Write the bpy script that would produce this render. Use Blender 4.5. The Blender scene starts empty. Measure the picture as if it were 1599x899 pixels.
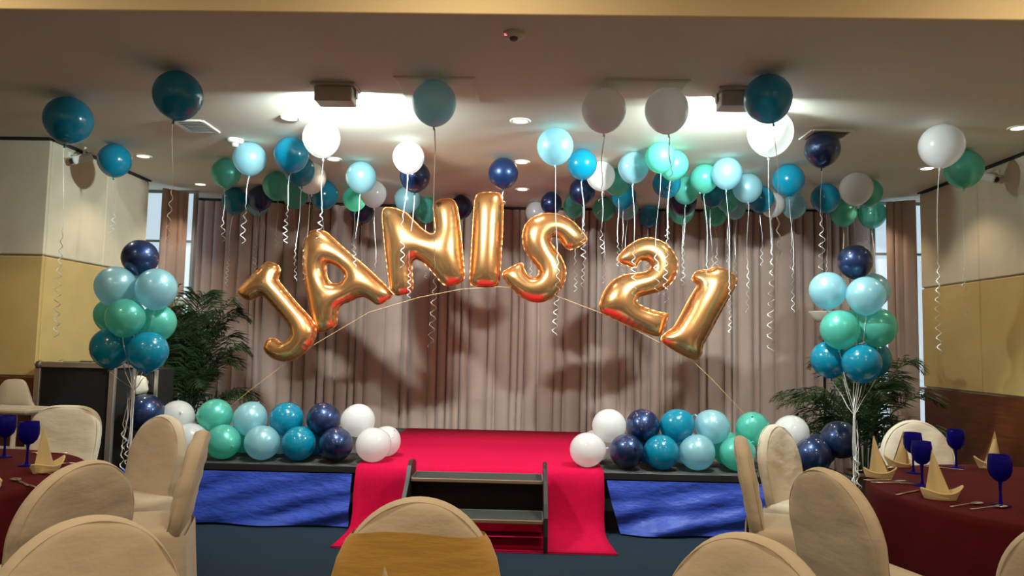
import bpy, math, random
import numpy as np
from mathutils import Matrix, Vector
from mathutils.geometry import delaunay_2d_cdt

scene = bpy.context.scene
COL = scene.collection
R = math.radians

# ---------------------------------------------------------------- camera
cam_data = bpy.data.cameras.new('camera')
cam_data.sensor_width = 36.0
cam_data.lens = 36.0 * 1142.0 / 1599.0
cam_data.clip_start = 0.05
cam = bpy.data.objects.new('camera', cam_data)
COL.objects.link(cam)
cam.matrix_world = Matrix(((0.99957285, -0.01919278, 0.02203969, 0.0),
                           (0.02051348, -0.07637997, -0.99686774, 0.0),
                           (0.02081605, 0.99689405, -0.07595364, 1.4),
                           (0, 0, 0, 1)))
scene.camera = cam

# ---------------------------------------------------------------- world, lights, exposure
world = bpy.data.worlds.new('world')
scene.world = world
world.use_nodes = True
bgn = world.node_tree.nodes['Background']
bgn.inputs['Color'].default_value = (0.62, 0.80, 1.0, 1)
bgn.inputs['Strength'].default_value = 1.1
scene.view_settings.view_transform = 'Standard'
scene.view_settings.look = 'None'
scene.view_settings.exposure = 0.12
scene.view_settings.gamma = 1.0
scene.view_settings.use_curve_mapping = False
scene.cycles.use_denoising = True
scene.cycles.max_bounces = 10
scene.cycles.transparent_max_bounces = 16
scene.cycles.sample_clamp_indirect = 6.0

CEIL = 3.02
FLOOD_W = 125.0                    # the two stage floodlights
FLOOD_COLOR = (0.84, 1.0, 0.97)
SPOT_W = 27.0                     # recessed downlights over the stage
SPOT_COLOR = (1.0, 0.78, 0.54)
ROOM_W = 20.0                     # recessed ceiling lamps of the front of the room
ROOM_COLOR = (1.0, 0.75, 0.47)
FLOODS = [(-1.255, 4.58), (1.30, 4.57)]
SPOTS = [(x, y) for y in (5.22, 6.43, 7.59) for x in (-3.5, -1.77, -0.08, 1.75, 3.5)]
ROOM_LAMPS = [(x, y) for y in (-3.0, -0.2, 2.6) for x in (-3.0, -0.3, 2.6)]
FRONT_CEIL = 3.45

# ---------------------------------------------------------------- materials
MATS = {}
def nodes_of(m):
    m.use_nodes = True
    return m.node_tree, m.node_tree.nodes, m.node_tree.links
def mat(name, color, rough=0.6, metal=0.0, spec=0.5, sheen=0.0, coat=0.0,
        noise=None, bump=None, var=0.0, vscale=8.0, trans=0.0, ior=1.45, stretch=None):
    """Principled material: `var` mottles the colour with noise, `bump` = (scale, strength)."""
    m = bpy.data.materials.new(name); MATS[name] = m
    nt, N, Lk = nodes_of(m)
    b = N['Principled BSDF']
    c = (*color, 1)
    b.inputs['Base Color'].default_value = c
    b.inputs['Roughness'].default_value = rough
    b.inputs['Metallic'].default_value = metal
    b.inputs['Specular IOR Level'].default_value = spec
    b.inputs['IOR'].default_value = ior
    b.inputs['Sheen Weight'].default_value = sheen
    b.inputs['Coat Weight'].default_value = coat
    b.inputs['Transmission Weight'].default_value = trans
    tc = N.new('ShaderNodeTexCoord')
    vec = tc.outputs['Object']
    if stretch:
        mp = N.new('ShaderNodeMapping'); mp.inputs['Scale'].default_value = stretch
        Lk.new(vec, mp.inputs['Vector']); vec = mp.outputs['Vector']
    if var:
        t = N.new('ShaderNodeTexNoise'); t.inputs['Scale'].default_value = vscale; t.inputs['Detail'].default_value = 5
        Lk.new(vec, t.inputs['Vector'])
        r = N.new('ShaderNodeValToRGB')
        r.color_ramp.elements[0].position = 0.3; r.color_ramp.elements[1].position = 0.7
        r.color_ramp.elements[0].color = (*[max(0, x * (1 - var)) for x in color], 1)
        r.color_ramp.elements[1].color = (*[min(1, x * (1 + var)) for x in color], 1)
        Lk.new(t.outputs['Fac'], r.inputs['Fac']); Lk.new(r.outputs['Color'], b.inputs['Base Color'])
    if bump:
        t = N.new('ShaderNodeTexNoise'); t.inputs['Scale'].default_value = bump[0]; t.inputs['Detail'].default_value = 6
        Lk.new(vec, t.inputs['Vector'])
        bp = N.new('ShaderNodeBump'); bp.inputs['Strength'].default_value = bump[1]; bp.inputs['Distance'].default_value = bump[2] if len(bump) > 2 else 0.01
        Lk.new(t.outputs['Fac'], bp.inputs['Height']); Lk.new(bp.outputs['Normal'], b.inputs['Normal'])
    return m

mat('ceiling_paint', (0.76, 0.74, 0.64), 0.85, bump=(60, 0.05), var=0.03, vscale=1.5)
mat('beam_paint', (0.80, 0.68, 0.43), 0.8, bump=(80, 0.05))
mat('plain_wall', (0.62, 0.52, 0.36), 0.85)
mat('cream_panel', (0.66, 0.58, 0.43), 0.9, sheen=0.2, bump=(420, 0.25, 0.002), var=0.05, vscale=5)
mat('ochre_panel', (0.56, 0.39, 0.14), 0.9, sheen=0.2, bump=(420, 0.25, 0.002), var=0.05, vscale=5)
mat('redwood', (0.13, 0.035, 0.012), 0.4, var=0.25, vscale=6, stretch=(0.7, 0.7, 9))
mat('carpet_blue', (0.014, 0.026, 0.042), 0.95, spec=0.15, bump=(350, 0.6, 0.004), var=0.45, vscale=160)
mat('stage_carpet', (0.05, 0.052, 0.05), 0.9, bump=(220, 0.4), var=0.75, vscale=9)
mat('black_edge', (0.012, 0.012, 0.014), 0.45)
mat('red_carpet', (0.50, 0.003, 0.045), 0.9, spec=0.1, bump=(260, 0.5, 0.004), var=0.08, vscale=40)
mat('blue_satin', (0.028, 0.065, 0.42), 0.42, spec=0.4, bump=(11, 0.4, 0.03), var=0.12, vscale=5, stretch=(1, 1, 2.5))
mat('curtain_cloth', (0.43, 0.30, 0.255), 0.85, sheen=0.35, bump=(300, 0.15, 0.002), var=0.06, vscale=3)
mat('chair_cloth', (0.72, 0.64, 0.52), 0.9, sheen=0.3, bump=(5, 0.34, 0.03), var=0.04, vscale=6, stretch=(1.0, 1.0, 2.2))
mat('gold_band', (0.64, 0.40, 0.10), 0.55, sheen=0.3, bump=(7, 0.3, 0.03), stretch=(0.6, 1, 2.4))  # gold tone for the lower part of one chair back
mat('maroon_cloth', (0.085, 0.006, 0.010), 0.8, spec=0.15, bump=(300, 0.2, 0.002), var=0.08, vscale=12)
mat('napkin_cloth', (0.80, 0.68, 0.40), 0.85, sheen=0.2, bump=(35, 0.2, 0.006))
mat('steel', (0.88, 0.86, 0.82), 0.24, metal=1.0)
mat('aluminium', (0.62, 0.60, 0.55), 0.38, metal=0.9)
mat('case_black', (0.010, 0.010, 0.010), 0.7, bump=(180, 0.3, 0.003))
mat('dark_plastic', (0.02, 0.02, 0.022), 0.4)
mat('white_plastic', (0.80, 0.78, 0.72), 0.4)
mat('grey_plastic', (0.50, 0.48, 0.44), 0.5)
mat('step_tread', (0.030, 0.032, 0.030), 0.85, bump=(250, 0.4, 0.003), var=0.2, vscale=90)
mat('step_nosing', (0.22, 0.13, 0.08), 0.5)
mat('leaf', (0.018, 0.046, 0.012), 0.5, var=0.4, vscale=6)
mat('stem_green', (0.07, 0.09, 0.03), 0.6)
mat('pot_clay', (0.10, 0.045, 0.025), 0.7, var=0.15)
mat('soil', (0.02, 0.013, 0.008), 1.0, bump=(40, 0.8))
mat('lamp_bowl', (0.75, 0.68, 0.58), 0.5)
mat('ribbon_white', (0.86, 0.85, 0.86), 0.28, metal=0.25)
mat('string_gold', (0.75, 0.48, 0.2), 0.4)
mat('window_frame', (0.30, 0.31, 0.33), 0.5)
mat('gold_foil', (0.90, 0.45, 0.185), 0.24, metal=0.92)
mat('steel_dark', (0.25, 0.24, 0.22), 0.35, metal=0.8)
mat('vent_dark', (0.12, 0.10, 0.08), 0.8)

def emit_mat(name, color, strength):
    m = bpy.data.materials.new(name); MATS[name] = m
    nt, N, Lk = nodes_of(m)
    b = N['Principled BSDF']
    b.inputs['Base Color'].default_value = (*color, 1)
    b.inputs['Emission Color'].default_value = (*color, 1)
    b.inputs['Emission Strength'].default_value = strength
emit_mat('lamp_glow', (1.0, 0.82, 0.58), 5.0)
emit_mat('flood_glow', (0.92, 1.0, 0.99), 12.0)
emit_mat('pane_daylight', (0.68, 0.86, 1.0), 0.58)
emit_mat('red_led', (1.0, 0.08, 0.10), 3.0)

def cobalt():
    m = bpy.data.materials.new('cobalt_glass'); MATS['cobalt_glass'] = m
    nt, N, Lk = nodes_of(m)
    b = N['Principled BSDF']
    b.inputs['Base Color'].default_value = (0.012, 0.010, 0.42, 1)
    b.inputs['Roughness'].default_value = 0.06
    b.inputs['IOR'].default_value = 1.3
    tr = N.new('ShaderNodeBsdfTranslucent'); tr.inputs['Color'].default_value = (0.006, 0.005, 0.26, 1)
    tp = N.new('ShaderNodeBsdfTransparent'); tp.inputs['Color'].default_value = (0.16, 0.15, 0.90, 1)
    a = N.new('ShaderNodeMixShader'); a.inputs['Fac'].default_value = 0.5
    c = N.new('ShaderNodeMixShader'); c.inputs['Fac'].default_value = 0.55
    Lk.new(tr.outputs[0], a.inputs[1]); Lk.new(tp.outputs[0], a.inputs[2])
    Lk.new(b.outputs[0], c.inputs[1]); Lk.new(a.outputs[0], c.inputs[2])
    Lk.new(c.outputs[0], N['Material Output'].inputs['Surface'])
cobalt()

def latex(name, color, metal, rough, translucent, clear):
    """balloon skin: glossy latex that lets some light through and is slightly see-through"""
    m = bpy.data.materials.new(name); MATS[name] = m
    nt, N, Lk = nodes_of(m)
    b = N['Principled BSDF']
    b.inputs['Base Color'].default_value = (*color, 1)
    b.inputs['Metallic'].default_value = metal
    b.inputs['Roughness'].default_value = rough
    b.inputs['Coat Weight'].default_value = 1.0
    b.inputs['Coat Roughness'].default_value = 0.09
    tl = N.new('ShaderNodeBsdfTranslucent'); tl.inputs['Color'].default_value = (*[min(1, c * 1.1) for c in color], 1)
    tp = N.new('ShaderNodeBsdfTransparent'); tp.inputs['Color'].default_value = (*[min(1, 0.25 + 0.75 * c ** 0.6) for c in color], 1)
    a = N.new('ShaderNodeMixShader'); a.inputs['Fac'].default_value = translucent
    c = N.new('ShaderNodeMixShader'); c.inputs['Fac'].default_value = clear
    Lk.new(b.outputs[0], a.inputs[1]); Lk.new(tl.outputs[0], a.inputs[2])
    Lk.new(a.outputs[0], c.inputs[1]); Lk.new(tp.outputs[0], c.inputs[2])
    Lk.new(c.outputs[0], N['Material Output'].inputs['Surface'])
latex('latex_W', (0.87, 0.87, 0.88), 0.0, 0.25, 0.48, 0.04)
latex('latex_N', (0.012, 0.035, 0.125), 0.6, 0.36, 0.08, 0.02)
latex('latex_T', (0.004, 0.31, 0.49), 0.0, 0.22, 0.38, 0.06)
latex('latex_L', (0.42, 0.74, 0.84), 0.28, 0.33, 0.40, 0.14)
latex('latex_M', (0.16, 0.69, 0.58), 0.28, 0.33, 0.40, 0.12)

# ---------------------------------------------------------------- mesh helpers
class MB:
    def __init__(self): self.v = []; self.f = []; self.sm = []
    def add(self, verts, faces, smooth=True):
        o = len(self.v)
        self.v += [tuple(p) for p in verts]
        self.f += [tuple(i + o for i in f) for f in faces]
        self.sm += [smooth] * len(faces)
        return self
    def box(self, lo, hi, bevel=0.0, rot=None, piv=None):
        x0, y0, z0 = lo; x1, y1, z1 = hi
        b = min(bevel, (x1 - x0) / 2.01, (y1 - y0) / 2.01, (z1 - z0) / 2.01)
        if b <= 0:
            v = [(x, y, z) for z in (z0, z1) for y in (y0, y1) for x in (x0, x1)]
            f = [(0, 2, 3, 1), (4, 5, 7, 6), (0, 1, 5, 4), (2, 6, 7, 3), (0, 4, 6, 2), (1, 3, 7, 5)]
        else:
            # chamfered box: each corner becomes three vertices
            v = []; idx = {}
            for i, x in enumerate((x0, x1)):
                for j, y in enumerate((y0, y1)):
                    for k, z in enumerate((z0, z1)):
                        sx, sy, sz = (1, -1)[i] * b, (1, -1)[j] * b, (1, -1)[k] * b
                        idx[i, j, k, 0] = len(v); v.append((x, y + sy, z + sz))
                        idx[i, j, k, 1] = len(v); v.append((x + sx, y, z + sz))
                        idx[i, j, k, 2] = len(v); v.append((x + sx, y + sy, z))
            f = []
            for i in (0, 1):
                q = [idx[i, 0, 0, 0], idx[i, 1, 0, 0], idx[i, 1, 1, 0], idx[i, 0, 1, 0]]; f.append(q if i else q[::-1])
                q = [idx[0, i, 0, 1], idx[0, i, 1, 1], idx[1, i, 1, 1], idx[1, i, 0, 1]]; f.append(q if i else q[::-1])
                q = [idx[0, 0, i, 2], idx[1, 0, i, 2], idx[1, 1, i, 2], idx[0, 1, i, 2]]; f.append(q if i else q[::-1])
            for i in (0, 1):
                for j in (0, 1):
                    f.append([idx[i, j, 0, 0], idx[i, j, 1, 0], idx[i, j, 1, 1], idx[i, j, 0, 1]])
                    f.append([idx[i, 0, j, 0], idx[i, 1, j, 0], idx[i, 1, j, 2], idx[i, 0, j, 2]])
                    f.append([idx[0, i, j, 1], idx[1, i, j, 1], idx[1, i, j, 2], idx[0, i, j, 2]])
                    for k in (0, 1):
                        f.append([idx[i, j, k, 0], idx[i, j, k, 1], idx[i, j, k, 2]])
        if rot is not None:
            pv = Vector(piv or (0, 0, 0))
            v = [tuple(rot @ (Vector(p) - pv) + pv) for p in v]
        return self.add(v, f, False)
    def lathe(self, prof, n=24, center=(0, 0, 0), fn=None):
        """prof: (radius, z) list from one end to the other"""
        v = []; f = []
        for r, z in prof:
            for k in range(n):
                a = 2 * math.pi * k / n
                rr = r if fn is None else fn(r, z, a)
                v.append((center[0] + rr * math.cos(a), center[1] + rr * math.sin(a), center[2] + z))
        for i in range(len(prof) - 1):
            for k in range(n):
                k2 = (k + 1) % n
                f.append((i * n + k, i * n + k2, (i + 1) * n + k2, (i + 1) * n + k))
        return self.add(v, f)
    def tube(self, pts, rad, n=6, cap=True):
        pts = [Vector(p) for p in pts]
        v = []; f = []
        prev = None
        for i, p in enumerate(pts):
            d = (pts[min(i + 1, len(pts) - 1)] - pts[max(i - 1, 0)]).normalized()
            if prev is None: prev = Vector((0, 0, 1)) if abs(d.z) < 0.9 else Vector((1, 0, 0))
            u = (prev - d * prev.dot(d)).normalized(); w = d.cross(u); prev = u
            r = rad[i] if isinstance(rad, (list, tuple)) else rad
            for k in range(n):
                a = 2 * math.pi * k / n
                v.append(p + u * (r * math.cos(a)) + w * (r * math.sin(a)))
        for i in range(len(pts) - 1):
            for k in range(n):
                k2 = (k + 1) % n
                f.append((i * n + k, i * n + k2, (i + 1) * n + k2, (i + 1) * n + k))
        if cap:
            f.append(tuple(range(n))[::-1]); f.append(tuple(range((len(pts) - 1) * n, len(pts) * n)))
        return self.add(v, f)
    def grid(self, fn, nu, nv, smooth=True):
        v = [fn(i / nu, j / nv) for j in range(nv + 1) for i in range(nu + 1)]
        f = [(j * (nu + 1) + i, j * (nu + 1) + i + 1, (j + 1) * (nu + 1) + i + 1, (j + 1) * (nu + 1) + i)
             for j in range(nv) for i in range(nu)]
        return self.add(v, f, smooth)
    def mesh(self, name, m):
        me = bpy.data.meshes.new(name)
        me.from_pydata([tuple(p) for p in self.v], [], self.f)
        me.materials.append(MATS[m])
        me.polygons.foreach_set('use_smooth', self.sm)
        me.update()
        return me

def link(name, me, parent=None, loc=(0, 0, 0), rot=(0, 0, 0), sc=(1, 1, 1)):
    o = bpy.data.objects.new(name, me)
    COL.objects.link(o)
    o.location = loc; o.rotation_euler = rot; o.scale = sc
    if parent is not None: o.parent = parent
    return o
def obj(name, mb, m, parent=None, loc=(0, 0, 0), rot=(0, 0, 0)):
    return link(name, mb.mesh(name, m), parent, loc, rot)
def tag(o, label=None, cat=None, group=None, kind=None):
    if label: o['label'] = label
    if cat: o['category'] = cat
    if group: o['group'] = group
    if kind: o['kind'] = kind
    return o
def thing(name, label, cat, loc=(0, 0, 0), rz=0.0, group=None):
    o = bpy.data.objects.new(name, None)
    o.empty_display_size = 0.1
    COL.objects.link(o); o.location = loc; o.rotation_euler = (0, 0, rz)
    return tag(o, label, cat, group)
def struct(o, label=None, cat=None):
    return tag(o, label, cat, kind='structure')
def box(lo, hi, bevel=0.0): return MB().box(lo, hi, bevel)

# ---------------------------------------------------------------- room shell
struct(obj('floor', box((-6.6, -5.1, -0.1), (4.6, 9.5, 0.0)), 'carpet_blue'), 'dark navy speckled carpet floor of the function room', 'floor')
struct(obj('ceiling', box((-6.6, 3.52, CEIL), (4.6, 9.5, CEIL + 0.6)), 'ceiling_paint'), 'plain painted ceiling over the stage with recessed lamps', 'ceiling')
struct(obj('ceiling', box((-6.6, -5.1, 3.45), (4.6, 3.52, 3.6)), 'ceiling_paint'), 'higher ceiling over the front of the room, out of view', 'ceiling')
struct(obj('trim_1', box((-6.5, 3.49, CEIL - 0.002), (4.0, 3.52, 3.45), 0.004), 'beam_paint'), 'pale yellow riser where the ceiling drops, across the top of the view', 'beam')

def fabric_wall(name, label, mb, m, spans, place, dado):
    """spans: list of (a, b) along the wall; place(a0, a1, z0, z1, depth) -> box corners"""
    w = struct(obj(name, mb, m), label, 'wall')
    for a, b in spans:
        for z0, z1, mm in ((1.06, 2.035, 'ochre_panel'), (2.047, 3.0, 'cream_panel')):
            lo, hi = place(a + 0.004, b - 0.004, z0, z1, 0.03)
            obj('fabric_panel', box(lo, hi, 0.008), mm, w)
    lo, hi = place(dado[0], dado[1], 0.10, 1.045, 0.024); obj('dado_panel', box(lo, hi, 0.004), 'redwood', w)
    lo, hi = place(dado[0], dado[1], 0.0, 0.095, 0.032); obj('skirting_board', box(lo, hi, 0.006), 'redwood', w)
    lo, hi = place(dado[0], dado[1], 3.003, 3.02, 0.05); obj('shadow_gap_strip', box(lo, hi), 'black_edge', w)
    return w
X0 = 4.0
fabric_wall('wall_left', 'left wall beside the stage with padded cream and ochre panels above red wood',
            box((-X0 - 0.33, 5.9, 0), (-X0, 7.45, CEIL)), 'plain_wall', [(5.9, 6.70), (6.70, 7.45)],
            lambda a, b, z0, z1, d: ((-X0, a, z0), (-X0 + d, b, z1)), (5.9, 7.45))
fabric_wall('wall_front_left', 'left wall stretch facing the camera with padded cream and ochre panels',
            box((-6.6, 5.9, 0), (-X0 - 0.33, 6.1, CEIL)), 'plain_wall', [(-6.4, -5.2), (-5.2, -3.97)],
            lambda a, b, z0, z1, d: ((a, 5.9 - d, z0), (b, 5.9, z1)), (-6.5, -3.976))
fabric_wall('wall_right', 'right wall with padded cream and ochre panels above dark red wood',
            box((X0, -5.1, 0), (X0 + 0.33, 7.45, 3.45)), 'plain_wall', [(3.4, 4.4), (4.4, 5.45), (5.45, 6.50), (6.50, 7.45)],
            lambda a, b, z0, z1, d: ((X0 - d, a, z0), (X0, b, z1)), (3.4, 7.45))
struct(obj('wall_far_left', box((-6.7, -5.1, 0), (-6.6, 6.1, 3.45)), 'plain_wall'), 'plain wall of the room far to the left', 'wall')
struct(obj('wall_behind', box((-6.6, -5.2, 0), (4.33, -5.1, 3.45)), 'plain_wall'), 'plain wall at the near end of the room', 'wall')
struct(obj('wall_back', box((-4.6, 9.4, 0), (4.6, 9.5, CEIL)), 'plain_wall'), 'back wall behind the stage curtain', 'wall')

def window(name, x0, x1, label):
    y = 7.97
    w = thing(name, label, 'window'); w['kind'] = 'structure'
    f = MB()
    for a, b in ((x0, x0 + 0.03), (x1 - 0.03, x1)): f.box((a, y - 0.03, 0.0), (b, y + 0.03, CEIL - 0.002))
    for z0, z1 in ((0.0, 0.08), (1.00, 1.03), (2.44, 2.465), (CEIL - 0.03, CEIL - 0.002)): f.box((x0 + .03, y - 0.028, z0), (x1 - .03, y + 0.028, z1))
    fr = obj('window_frame', f, 'window_frame', w)
    for z0, z1 in ((0.08, 1.0), (1.03, 2.44), (2.465, CEIL - 0.03)):
        obj('pane', box((x0 + .03, y - 0.004, z0), (x1 - .03, y + 0.004, z1)), 'pane_daylight', fr)
window('window_1', -4.60, -3.70, 'tall daylit window showing as a thin bright slit between left wall and curtain')
window('window_2', 3.72, 4.60, 'tall daylit window showing as bright slits beside the narrow right curtain')
for s, n in ((-1, 'left'), (1, 'right')):
    struct(obj('wall_bay_' + n, box((min(s * 4.6, s * 4.7), 7.4, 0), (max(s * 4.6, s * 4.7), 9.5, CEIL)), 'plain_wall'), 'hidden side wall of the window bay, ' + n, 'wall')
    struct(obj('wall_return_' + n, box((min(s * 4.33, s * 4.6), 7.3, 0), (max(s * 4.33, s * 4.6), 7.45, CEIL)), 'plain_wall'), 'hidden wall return beside the window bay, ' + n, 'wall')

# ---------------------------------------------------------------- curtains
def curtain(name, pts, label, seed, z1=CEIL - 0.035, amp=0.075, group=None):
    """hanging cloth along a plan polyline with irregular pleats: broad lobes, narrow dark grooves"""
    rnd = random.Random(seed)
    P = [Vector((x, y, 0)) for x, y in pts]
    seg = [(P[i + 1] - P[i]).length for i in range(len(P) - 1)]
    tot = sum(seg)
    def at(s):
        s = max(0.0, min(tot, s)); k = 0
        while k < len(seg) - 1 and s > seg[k]: s -= seg[k]; k += 1
        d = (P[k + 1] - P[k]).normalized()
        return P[k] + d * s, Vector((d.y, -d.x, 0))      # normal points to the room
    cuts = [0.0]
    while cuts[-1] < tot - 0.05:
        cuts.append(cuts[-1] + rnd.choice((0.07, 0.085, 0.10, 0.12, 0.15, 0.20)) * rnd.uniform(0.85, 1.15))
    cuts[-1] = tot
    amps = [amp * rnd.uniform(0.55, 1.2) for _ in cuts]
    ph = [rnd.uniform(-1, 1) for _ in cuts]
    S = []
    for i in range(len(cuts) - 1):
        for u in (0.0, 0.03, 0.08, 0.18, 0.32, 0.5, 0.68, 0.82, 0.92, 0.97):
            S.append((i, u))
    S.append((len(cuts) - 2, 1.0))
    NV = 10
    def fn(a, b):
        i, u = S[int(round(a * (len(S) - 1)))]
        z = 0.015 + (z1 - 0.015) * b
        drift = 0.012 * math.sin(3.1 * (1 - b) + 5 * ph[i]) * (1 - b)
        s = cuts[i] + (cuts[i + 1] - cuts[i]) * u
        p, nrm = at(s + drift * math.sin(math.pi * s / tot))
        w = cuts[i + 1] - cuts[i]
        lobe = (1 - abs(2 * u - 1) ** 4.0)
        depth = amps[i] * (0.85 + 0.25 * (1 - b)) * lobe + 0.012 * ph[i] * math.sin(2 * math.pi * u) * (1 - 0.4 * b)
        p = p + nrm * depth
        return (p.x, p.y, z)
    o = obj(name, MB().grid(fn, len(S) - 1, NV), 'curtain_cloth')
    tag(o, label, 'curtain', group)
    return o
def back_y(x): return 8.62 - 0.017 * x * x
edges = [-3.93, -2.35, -0.78, 0.80, 2.36, 3.9]
clabels = ['taupe pleated curtain panel behind the letter J and the left palm',
           'taupe pleated curtain panel behind the letters A and N, left of centre',
           'taupe pleated curtain panel in the centre behind the letters I and S',
           'taupe pleated curtain panel behind the numbers 2 and 1, right of centre',
           'taupe pleated curtain panel at the right end behind the right balloon column']
for i in range(5):
    a, b = edges[i], edges[i + 1]
    pts = [(a + (b - a) * k / 8, back_y(a + (b - a) * k / 8)) for k in range(9)]
    curtain('curtain', pts, clabels[i], 11 + i, group='back curtains across the stage')
curtain('curtain', [(-3.94, 7.66), (-3.84, 7.78), (-3.765, 7.90)], 'narrow taupe side curtain just right of the left window slit', 31, amp=0.03)
curtain('curtain', [(3.79, 7.78), (3.90, 7.72), (4.035, 7.64)], 'narrow taupe side curtain between the two right window slits', 32, amp=0.03)
rl = MB()
rl.tube([(edges[0] + (edges[-1] - edges[0]) * k / 24, back_y(edges[0] + (edges[-1] - edges[0]) * k / 24) - 0.02, CEIL - 0.02) for k in range(25)], 0.016, 6)
tag(obj('curtain_rail', rl, 'black_edge'), 'dark curved curtain rail under the ceiling above the back curtain', 'rail')

# ---------------------------------------------------------------- stage
SZ = 0.44
st = thing('stage', 'low stage platform with dark patterned carpet top and blue skirted front', 'stage', (-0.3, 5.66, 0))
obj('platform_top', box((-2.8, 0.0, SZ - 0.035), (2.8, 2.54, SZ)), 'stage_carpet', st)
obj('platform_body', box((-2.76, 0.05, 0.0), (2.76, 2.50, SZ - 0.035)), 'case_black', st)
obj('front_edge', box((-2.8, -0.012, SZ - 0.05), (2.8, 0.0, SZ + 0.002), 0.003), 'black_edge', st)

def skirt(x0, x1, label, seed, lift_l=0.0, shift=0.0):
    rnd = random.Random(seed)
    waves = [(rnd.uniform(2, 9), rnd.uniform(2, 14), rnd.uniform(0, 6.28), rnd.uniform(0.002, 0.006)) for _ in range(14)]
    def fn(a, b):
        t = 1 - b
        x = x0 + (x1 - x0) * a + shift * (1 - a) ** 3 * t ** 1.2
        z = SZ - 0.05 - (SZ - 0.062 - 0.03 * abs(math.sin(5 * a + seed)) * a * (1 - a)) * t - 0.0
        y = 5.635
        for fx, fz, p, am in waves:
            y -= am * (0.3 + t) * (1 + math.sin(fx * 3 * a + fz * t * 1.2 + p))
        y -= 0.03 * t ** 2 * (0.5 + 0.5 * math.sin(9 * a + seed))
        if shift: y -= 0.03 * math.sin(min(1, a * 6) * math.pi) * t
        return (x, y, max(0.012, z))
    tag(obj('stage_skirt', MB().grid(fn, 90, 22), 'blue_satin'), label, 'skirt', 'blue cloths along the stage front')
skirt(-3.09, -1.31, 'royal blue wrinkled cloth hung on the stage front, left of the red carpet', 3)
skirt(0.62, 2.48, 'royal blue wrinkled cloth on the stage front, right of the red carpet, corner pulled aside', 5, shift=0.10)

def red_runner():
    prof = [(8.12, SZ + .012), (7.2, SZ + .012), (6.2, SZ + .012), (5.72, SZ + .012), (5.655, SZ + .008), (5.615, SZ - .02), (5.60, SZ - .10), (5.585, .25),
            (5.57, .12), (5.52, .04), (5.45, .014), (5.3, .012), (5.15, .012), (5.03, .012)]
    NU = 24
    def pt(a, i, up):
        y, z = prof[i]
        x0, x1 = -1.285, 0.60
        k = i / (len(prof) - 1)
        wob = 0.010 * math.sin(2.1 * i) if 4 < i < 12 else 0
        if i < 2: x0, x1 = -1.30, 0.605
        if i >= 11: x0 -= 0.005 * (i - 10); x1 += 0.012 * (i - 10)
        x = x0 + (x1 - x0) * a + wob * (a - 0.5) * 0.4
        fold = 0.006 * math.sin(a * 21 + i) if 5 <= i <= 8 else 0
        return (x, y - fold, z + (0.0 if up else -0.009))
    v = []; f = []
    n = NU + 1
    for i in range(len(prof)):
        v += [pt(k / NU, i, True) for k in range(n)]
    o = len(v)
    for i in range(len(prof)):
        v += [pt(k / NU, i, False) for k in range(n)]
    for i in range(len(prof) - 1):
        for k in range(NU):
            q = (i * n + k, i * n + k + 1, (i + 1) * n + k + 1, (i + 1) * n + k)
            f.append(q[::-1]); f.append(tuple(j + o for j in q))
        for k in (0, NU):
            f.append((i * n + k, (i + 1) * n + k, o + (i + 1) * n + k, o + i * n + k))
    for i in (0, len(prof) - 1):
        for k in range(NU): f.append((i * n + k, i * n + k + 1, o + i * n + k + 1, o + i * n + k))
    tag(obj('carpet_runner', MB().add(v, f), 'red_carpet'), 'bright red carpet laid across the stage, down its front and onto the floor', 'carpet')
red_runner()

stp = thing('stage_steps', 'black two-tread portable wooden steps standing on the red carpet before the stage', 'steps', (-0.34, 5.30, 0.012))
for s in (-1, 1):
    prof = [(0.27, 0.0), (0.20, 0.0), (0.20, 0.06), (-0.18, 0.06), (-0.20, 0.0), (-0.28, 0.0), (-0.285, 0.10), (-0.27, 0.22), (-0.20, 0.30), (-0.03, 0.42), (0.03, 0.50), (0.10, 0.525), (0.20, 0.52), (0.265, 0.49)]
    v = []; n = len(prof)
    xa, xb = (0.475, 0.503) if s > 0 else (-0.503, -0.475)
    v = [(xa, y, z) for y, z in prof] + [(xb, y, z) for y, z in prof]
    f = [tuple(range(n)), tuple(range(n, 2 * n))[::-1]] + [(i, (i + 1) % n, n + (i + 1) % n, n + i) for i in range(n)]
    obj('side_panel', MB().add(v, f, False), 'black_edge', stp)
for y0, y1, z in ((0.02, 0.285, 0.415), (-0.25, 0.03, 0.20)):
    t = obj('tread', box((-0.474, y0, z - 0.025), (0.474, y1, z), 0.004), 'step_tread', stp)
    obj('nosing', box((-0.474, y0 - 0.012, z - 0.024), (0.474, y0, z + 0.002), 0.004), 'step_nosing', t)
    obj('edge_strip', MB().box((-0.474, y1 - 0.008, z), (0.474, y1, z + 0.004)).box((-0.474, y0, z), (-0.466, y1 - .008, z + 0.004)).box((0.466, y0, z), (0.474, y1 - .008, z + 0.004)), 'aluminium', t)
obj('back_board', box((-0.474, 0.262, 0.05), (0.474, 0.275, 0.385)), 'black_edge', stp)

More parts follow.
